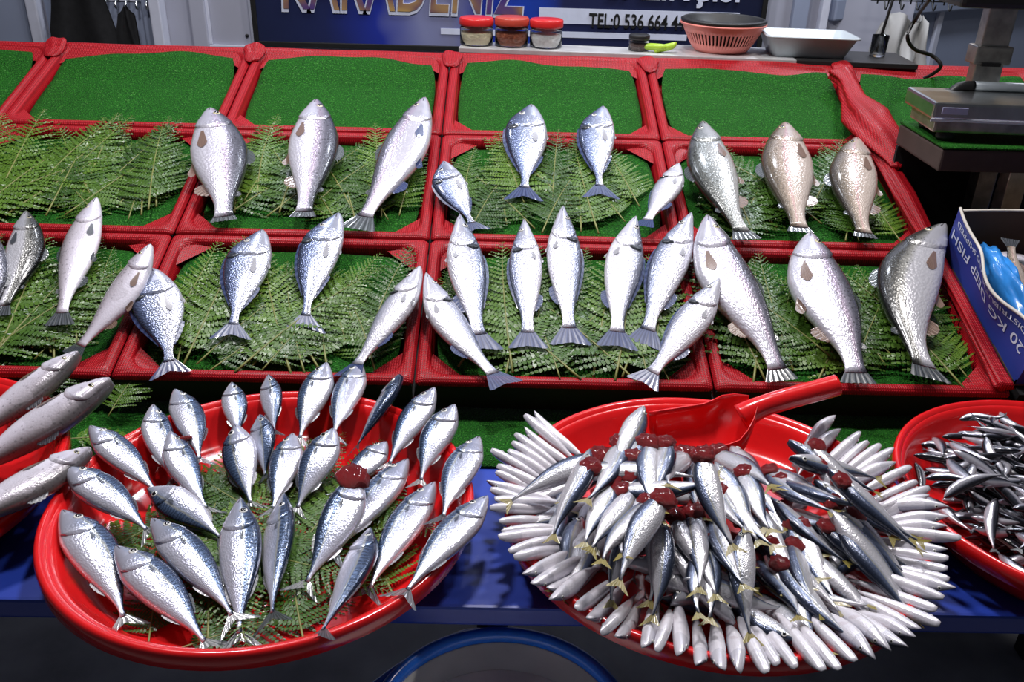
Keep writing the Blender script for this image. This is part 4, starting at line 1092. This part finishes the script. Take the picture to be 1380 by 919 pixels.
st = empty('stool', (.012, bh, 0)); tag(st, 'low dark stool under the blue-rimmed bucket', 'stool')
box('seat', (-.15, -.13, 1.5 - BU - .365), (.15, .11, 1.5 - BU - .341), MT['dark_board'], st, .004)
for a in (-1, 1):
    for b in (-.11, .09): box('leg', (a * .13 - .012, b - .012, 0), (a * .13 + .012, b + .012, 1.5 - BU - .365), MT['dark_board'], st, .002)

# ------------------------------------------------------------------ bunched red net at the rack's end
def bunch(name, pxs, label, z=.02, seed=0):
    pts = [RS.px(x, y, z) for x, y, w_ in pxs]; ws = [w_ * depth(RACK @ p) / F_PX * .5 for p, (x, y, w_) in zip(pts, pxs)]
    cp = catmull(pts, 60); n = 60; seg = 30; v, f = [], []
    for i, p in enumerate(cp):
        t = i / n * (len(ws) - 1); k = min(int(t), len(ws) - 2); r = ws[k] + (ws[k + 1] - ws[k]) * (t - k)
        d = (cp[min(i + 1, n)] - cp[max(i - 1, 0)]).normalized(); a = Vector((0, 0, 1)).cross(d).normalized(); b = d.cross(a)
        for s in range(seg):
            q = 2 * math.pi * s / seg
            rr = r * (1 + .16 * math.sin(q * 5 + i * .10 + seed) + .12 * noise.noise(Vector((math.cos(q) * 1.5, math.sin(q) * 1.5, i * .09 + seed))))
            v.append(p + a * math.cos(q) * rr + b * math.sin(q) * rr * .55)
    for i in range(n):
        for s in range(seg):
            l = (s + 1) % seg; f.append((i * seg + s, i * seg + l, (i + 1) * seg + l, (i + 1) * seg + s))
    f.append(tuple(range(seg))[::-1]); f.append(tuple(n * seg + s for s in range(seg)))
    o = link(name, mesh(name, v, f), MT['net']); o.matrix_world = RACK
    return tag(o, label, 'netting')
bunch('net_bundle', [(1133, 99, 36), (1143, 112, 26), (1153, 135, 34), (1168, 160, 62), (1187, 188, 56), (1203, 212, 32), (1207, 226, 12)], 'bunched red net hanging in a thick fold at the rack end', .026, 1)
bunch('net_bundle', [(1166, 196, 12), (1180, 204, 22), (1198, 228, 26), (1218, 262, 30), (1238, 300, 26), (1262, 345, 20), (1300, 415, 20), (1338, 490, 22), (1354, 522, 26)], 'twisted red net running down beside the tan trout and the carton', .012, 4)

# ------------------------------------------------------------------ steel shelf with jars
SA = at_y(618, 64, 2.175); SB_ = unproj(1238, 87, (0, 0, SA.z), Vector((0, 0, 1)))
sd_ = (SB_ - SA); sd_.z = 0; slen = sd_.length; ang = math.atan2(sd_.y, sd_.x)
SM = Matrix.Translation(SA) @ Matrix.Rotation(ang, 4, 'Z')
sh = empty('steel_shelf', mw=SM); tag(sh, 'narrow steel shelf behind the rack holding jars and tubs', 'shelf')
box('shelf_board', (0, 0, -.012), (slen * .42, .10, 0), MT['shelf_steel'], sh, .002)
box('shelf_board', (slen * .42, 0, -.012), (slen * .74, .17, 0), MT['shelf_steel'], sh, .002)
box('shelf_board', (slen * .74, .0, -.012), (slen, .17, 0), MT['black'], sh, .002)
for x in (.05, slen - .08):
    box('bracket', (x, .06, -SA.z), (x + .03, .09, -.012), MT['worn_steel'], sh)
def shelf_at(px, off):      # point on the shelf whose column is px, off metres behind the front edge
    n = Vector((-math.sin(ang), math.cos(ang), 0)); p = unproj(px, 70, SA + n * off, n); p.z = SA.z + .0005; return p
def jar(px, wpx, hpx, fill, lid, label, lidf=.27):
    p = shelf_at(px, .055); k = depth(p) / F_PX; r = wpx * k / 2; h = hpx * k * 1.02
    o = empty('spice_jar', p); tag(o, label, 'jar', 'jars on the steel shelf')
    hg = h * (1 - lidf)
    link('glass', lathe_me('jar_glass', [(0, 0), (r * .9, 0), (r * .97, h * .04), (r * .97, hg * .85), (r * .85, hg), (r * .82, hg), (r * .93, hg * .83), (r * .93, h * .05), (0, h * .04)], 32), MT['glass'], o)
    link('contents', lathe_me('jar_contents', [(0, h * .045), (r * .92, h * .05), (r * .92, hg * .60), (r * .5, hg * .66), (0, hg * .63)], 32), fill, o)
    link('lid', lathe_me('jar_lid', [(0, hg - .001), (r * .98, hg - .001), (r, hg + .002), (r, h * .95), (r * .93, h), (0, h * .99)], 32), lid, o)
jar(642, 46, 34, MT['flour'], MT['lid_red'], 'glass jar of pale yellow flour with a bright red lid')
jar(689, 46, 36, MT['paprika'], MT['lid_brown'], 'glass jar of brown paprika with a brownish red lid')
jar(735, 45, 35, MT['salt'], MT['lid_red'], 'glass jar of white salt with a bright red lid')
jar(860, 28, 20, MT['dark_spice'], MT['black'], 'small dark jar with a black lid behind the green peppers')
def pepper(px0, px1, py, label, seed):
    p = shelf_at((px0 + px1) / 2, .035); k = depth(p) / F_PX; L = (px1 - px0) * k
    o = link('green_pepper', tube_me('green_pepper', [(-L / 2, 0, .008), (-L * .2, .006, .010), (L * .2, -.004, .013), (L / 2, .004, .016)], lambda t: .0075 * (1 - .8 * abs(2 * t - 1.0) ** 2.5) + .001, 10, 16), MT['lime'])
    o.location = p; o.rotation_euler = (0, -.18 if seed else .06, ang + (.3 if seed else -.1)); tag(o, label, 'pepper')
pepper(862, 900, 68, 'light green pepper lying in front of the small dark jar', 0)
pepper(882, 914, 68, 'shorter light green pepper leaning by the pink colander', 1)
# colander nested in a black bowl rim
p = shelf_at(970, .10); k = depth(p) / F_PX; r = 113 * k / 2; h = 36 * k
o = empty('colander', p); tag(o, 'pink plastic colander with a black bowl inside on the shelf', 'colander')
ns = 60
v, f = [], []
lev = [(0, .62, 0), (.0, .62, .0), (.12, .66, 1), (.30, .74, 0), (.62, .86, 1), (.80, .92, 0), (.97, .98, 0)]
def ring(q): return r * (.60 + .38 * q ** .75), h * q
seg = ns * 2
rows = [0, .10, .30, .68, .80, .92, 1]
for q in rows:
    rr, z = ring(q)
    for i in range(seg): a = 2 * math.pi * i / seg; v.append((rr * math.cos(a), rr * math.sin(a), z))
for j in range(len(rows) - 1):
    for i in range(seg):
        if j == 2 and i % 2: continue          # open slots
        l = (i + 1) % seg; f.append((j * seg + i, j * seg + l, (j + 1) * seg + l, (j + 1) * seg + i))
f.append(tuple(range(seg))[::-1])
me = mesh('colander_bowl', v, f); cb = link('bowl', me, MT['pink_plastic'], o)
sm = cb.modifiers.new('wall', 'SOLIDIFY'); sm.thickness = .0025
link('rim', lathe_me('colander_rim', [(r * .97, h * .94), (r * 1.0, h * .93), (r * 1.005, h), (r * .97, h * 1.01), (r * .97, h * .94)], 64), MT['pink_plastic'], o)
link('black_bowl', lathe_me('inner_bowl', [(0, h * .12), (r * .60, h * .14), (r * .93, h * .98), (r * .99, h * 1.02), (r * 1.0, h * 1.10), (r * .93, h * 1.16), (r * .90, h * 1.12), (r * .55, h * .20), (0, h * .18)], 64), MT['black'], o)
# white tub
p0, p1 = shelf_at(1022, .09), shelf_at(1146, .09); k = depth((p0 + p1) / 2) / F_PX; L = (p1 - p0).length; H = 27 * k
tb = empty('plastic_tub', mw=Matrix.Translation((p0 + p1) / 2) @ Matrix.Rotation(ang, 4, 'Z')); tag(tb, 'white rectangular plastic tub on the shelf beside the colander', 'tub')
bm = bmesh.new(); loops = []
for (hx, hy, z) in ((L / 2 - .025, .055, 0), (L / 2 - .006, .074, H * .92), (L / 2, .08, H * .93), (L / 2, .08, H), (L / 2 - .008, .072, H), (L / 2 - .027, .053, .004)):
    loops.append([bm.verts.new((x, y, z)) for x, y in rrect(hx, hy, .018, 4)])
for a, b in zip(loops, loops[1:]):
    for i in range(len(a)): j = (i + 1) % len(a); bm.faces.new((a[i], a[j], b[j], b[i]))
bm.faces.new(loops[0][::-1]); bm.faces.new(loops[-1])
link('body', from_bm(bm, 'tub_body', True), MT['white_plastic'], tb)
# glass with a knife steel
p = shelf_at(1183, .10); k = depth(p) / F_PX; r = 11 * k; h = 27 * k
gl = link('drinking_glass', lathe_me('drinking_glass', [(0, 0), (r * .9, 0), (r, h), (r * .94, h), (r * .84, .006), (0, .006)], 24), MT['glass']); gl.location = p
tag(gl, 'clear drinking glass on the dark end of the shelf', 'glass')
rod = link('sharpening_rod', tube_me('sharpening_rod', [(0, 0, .004), (.012, 0, h * 2.2), (.024, 0, h * 4.2)], .0035, 8), MT['black']); rod.location = p + Vector((-.004, 0, .003)); tag(rod, 'thin black rod standing in the drinking glass', 'rod')

# ------------------------------------------------------------------ wire grid with hanging white aprons
gp = at_y(1225, 6, 2.95)
gr = empty('wire_rack', gp); tag(gr, 'dark wire rack with hooks above the white apron', 'wire rack')
for i in range(8): link('wire', tube_me('wire', [(-.10 + i * .035, 0, .0), (-.10 + i * .035, -.002, .25)], .0025, 6), MT['black'], gr)
for i in range(3): link('cross_wire', tube_me('cross_wire', [(-.12, .004, .01 + i * .035), (.17, .004, .01 + i * .035)], .0025, 6), MT['black'], gr)
for i in range(5): link('hook', tube_me('hook', [(-.08 + i * .05, -.003, .01), (-.08 + i * .05, -.02, -.012), (-.08 + i * .05, -.03, -.01), (-.08 + i * .05, -.034, .004)], .0025, 6, 8), MT['black'], gr)
p = at_y(1212, 16, 2.90); hanging('apron', (p.x, p.z), 2.90, MT['white_cloth'], 'crumpled white apron hanging under the wire rack', 'apron', .085, .45, 6, .03, 4.2, shape=lambda q: .55 + .55 * min(1, q * 2))
p = at_y(1246, 20, 2.86); hanging('plastic_bag', (p.x, p.z), 2.86, MT['white_cloth'], 'grey-white plastic bag hanging beside the white apron', 'bag', .055, .38, 5, .03, 7.7, shape=lambda q: .45 + .6 * min(1, q * 1.6))

# ------------------------------------------------------------------ scale on its stand
ZS = 1.125
q0 = unproj(1272, 197, (0, 0, ZS), Vector((0, 0, 1)))
X0, Y0 = q0.x, q0.y
std = empty('scale_stand', (X0, Y0, 0)); tag(std, 'low dark brown stand with a green grass mat under the scale', 'stand')
box('top', (0, 0, ZS - .045), (.75, .19, ZS - .006), plain('brown_wood', (.05, .032, .028), .6), std, .004)
lx = unproj(1356, 240, (0, Y0 + .05, 0), Vector((0, 1, 0))).x - X0
box('leg', (lx, .04, 0), (lx + .035, .075, ZS - .045), MT['worn_steel'], std, .002)
box('leg', (.70, .04, 0), (.735, .075, ZS - .045), MT['worn_steel'], std, .002)
box('leg', (lx, .14, 0), (lx + .035, .175, ZS - .045), MT['worn_steel'], std, .002)
box('leg', (.70, .14, 0), (.735, .175, ZS - .045), MT['worn_steel'], std, .002)
box('shade_panel', (0, .176, .1), (.75, .184, ZS - .046), MT['black_cloth'], std)  # black sheet added so the shaded gap under the stand reads dark
turf_sheet('grass_mat', Matrix.Translation((X0, Y0, ZS - .006)), 0, .75, 0, .19, 20, 10, lambda x, y, a, b: .005, 'green artificial grass mat under the steel scale')
k = depth((X0 + .2, Y0 + .1, ZS)) / F_PX
sx0 = unproj(1248, 160, (0, Y0 + .05, 0), Vector((0, 1, 0))).x
scl = empty('weighing_scale', mw=Matrix.Translation((sx0, Y0 + .030, ZS - .0005)) @ Matrix.Rotation(-.06, 4, 'Z')); tag(scl, 'stainless steel platform scale with a display post', 'scale')
for fx in (.04, .26):
    for fy in (.025, .11): link('foot', lathe_me('scale_foot', [(0, 0), (.014, 0), (.016, .006), (.012, .016), (0, .016)], 16), MT['black'], scl, Matrix.Translation((fx, fy, 0)))
box('base', (.012, .012, .014), (.32, .13, .046), MT['worn_steel'], scl, .004)
box('platform', (0, 0, .038), (.335, .142, .068), MT['steel'], scl, .005)
box('groove', (-.001, -.0012, .036), (.336, .001, .040), MT['white_trim'], scl)
box('sticker', (.015, -.0015, .049), (.058, .0002, .060), MT['sticker'], scl)
pxp = unproj(1312, 120, (0, Y0 + .19, 0), Vector((0, 1, 0))).x - sx0
box('post', (pxp - .028, .142, .02), (pxp + .022, .172, .46), MT['worn_steel'], scl, .003)
box('post_bracket', (0.05, .12, .016), (pxp + .022, .172, .03), MT['worn_steel'], scl, .002)
zc = unproj(1310, 72, (0, Y0 + .18, 0), Vector((0, 1, 0))).z - ZS
box('clamp', (pxp - .036, .136, zc - .016), (pxp + .030, .178, zc + .016), MT['worn_steel'], scl, .003)
box('clamp_plate', (pxp - .022, .132, zc - .018), (pxp + .012, .137, zc - .012), MT['black'], scl)
zt = unproj(1310, 10, (0, Y0 + .17, 0), Vector((0, 1, 0))).z - ZS
box('display_head', (pxp - .11, .07, zt + .006), (pxp + .20, .21, zt + .11), MT['black'], scl, .008)
zr = unproj(1330, 113, (0, Y0 + .17, 0), Vector((0, 1, 0))).z - ZS
link('guard_rail', tube_me('guard_rail', [(pxp - .030, .125, zr), (.24, .122, zr), (.36, .118, zr)], .0085, 12), MT['white_plastic'], scl)
link('rail_end', tube_me('rail_end', [(pxp - .030, .125, zr), (pxp - .055, .125, zr - .003), (pxp - .075, .122, zr - .02), (pxp - .08, .118, .066)], .0095, 10, 14), MT['black'], scl)
# cable from the display
cp = [at_y(1255, -4, 1.80), at_y(1236, 22, 2.04), at_y(1223, 48, 2.05), at_y(1232, 66, 2.06), at_y(1256, 75, 2.07), at_y(1268, 88, 2.06), at_y(1258, 99, 2.08), at_y(1240, 108, 2.10)]
cb = link('power_cable', tube_me('power_cable', cp, .0042, 8, 50), MT['black']); tag(cb, 'black power cable curving down beside the scale post', 'cable')

# ------------------------------------------------------------------ fish carton on the rack
def carton():
    u0 = RS.px(1296, 292, .09).x + .004; u1 = u0 + .34; w0, w1 = .02, RS.px(1298, 287, .09).y
    H = .092
    o = empty('fish_carton', mw=RACK @ Matrix.Translation((u0, w0, 0))); tag(o, 'blue printed cardboard carton holding fish in a blue bag', 'carton')
    WL = w1 - w0; n = 30
    def wallpt(t, q, side):      # t 0 front .. 1 back, q 0 bottom .. 1 top ; the open wall bellies out and sags in front
        sag = .012 * math.sin(t * 9 + .6) * q; top = H * (.90 + .10 * t) + .004 * math.sin(t * 14)
        out = -.020 * math.sin(math.pi * t) * q * q + .008 * math.sin(t * 11) * q
        return Vector((out + side * .004, t * WL, .004 + (top) * q))
    v, f, m = [], [], 8
    for s in (0, 1):
        for i in range(n + 1):
            for j in range(m + 1): v.append(wallpt(i / n, j / m, s))
    K = (n + 1) * (m + 1)
    fo = [[], []]
    for s in (0, 1):
        for i in range(n):
            for j in range(m):
                a = s * K + i * (m + 1) + j; q = (a, a + 1, a + m + 2, a + m + 1); fo[s].append(q[::-1] if not s else q)
    link('side_wall', mesh('carton_out', v[:K], [tuple(x for x in q) for q in fo[0]]), MT['carton'], o)
    link('side_wall_lining', mesh('carton_in', v[K:], [tuple(x - K for x in q) for q in fo[1]]), MT['carton_in'], o)
    link('cut_edge', tube_me('cut_edge', [wallpt(i / 40, 1, .5) for i in range(41)], .0026, 6), MT['carton_edge'], o)
    box('back_wall', (0, WL - .004, .004), (u1 - u0, WL, H + .004), MT['carton_in'], o)
    link('cut_edge', tube_me('cut_edge', [(0, WL - .002, H + .004), (.1, WL - .002, H + .007), (.34, WL - .002, H + .004)], .0026, 6, 10), MT['carton_edge'], o)
    box('front_wall', (0, 0, .004), (u1 - u0, .004, H * .8), MT['carton'], o)
    box('far_wall', (u1 - u0 - .004, 0, .004), (u1 - u0, WL, H), MT['carton'], o)
    box('bottom', (0, 0, .002), (u1 - u0, WL, .006), MT['carton_in'], o)
    # print on the outside, reading away from the viewer
    def wrap(body, t0, t1, q0, hq):
        me = text_mesh(body, 1.0, .008, 0.); xs = [p.co.x for p in me.vertices]; mn, mx = min(xs), max(xs)
        for p in me.vertices:
            t = t0 + (t1 - t0) * (p.co.x - mn) / (mx - mn); q = q0 - hq * p.co.y / .7
            p.co = wallpt(t, q, 0) + Vector((-.0008, 0, 0))
        me.materials.clear(); link('printed_text', me, MT['print_white'], o)
    wrap('20 KG DEEP FISH', .08, .97, .62, .19)
    wrap('DISTRIBUTED AND SHIPPED', .12, .95, .88, .11)
    return u0, w0, u1, w1
cu0, cw0, cu1, cw1 = carton()
CS = Surf(RACK, cu0 - .02, cu1 + .02, cw0 - .02, cw1 + .02); CS.h[:] = .03
bagm = bmesh.new(); bmesh.ops.create_icosphere(bagm, subdivisions=4, radius=1)
for q in bagm.verts:
    c = q.co.copy(); q.co = Vector((c.x * .020, c.y * .115, c.z * .035)) * (1 + .30 * noise.noise(c * 2.3) + .12 * noise.noise(c * 6))
bg = link('plastic_bag', from_bm(bagm, 'blue_bag', True), MT['blue_bag']); bg.matrix_world = RACK @ Matrix.Translation((cu0 + .035, cw0 + .165, .045)); tag(bg, 'bright blue plastic bag tucked inside the fish carton', 'bag')
def CF(*a, **k): return place_fish(CS, *a, **k)
CF('trout', 'trout', 'whiting', (1330, 345), (1460, 372), 34, 1, 'grey fish lying across the back of the carton', fins='dark', z0=.05)
CF('trout', 'trout', 'whiting', (1348, 385), (1470, 440), 40, 1, 'dark grey fish at the bottom of the carton', fins='dark', z0=.05)
CF('trout', 'trout', 'trout_tan', (1372, 448), (1362, 318), 36, 1, 'tan fish with pointed tail lying lengthwise in the carton', fins='brown', z0=.07)
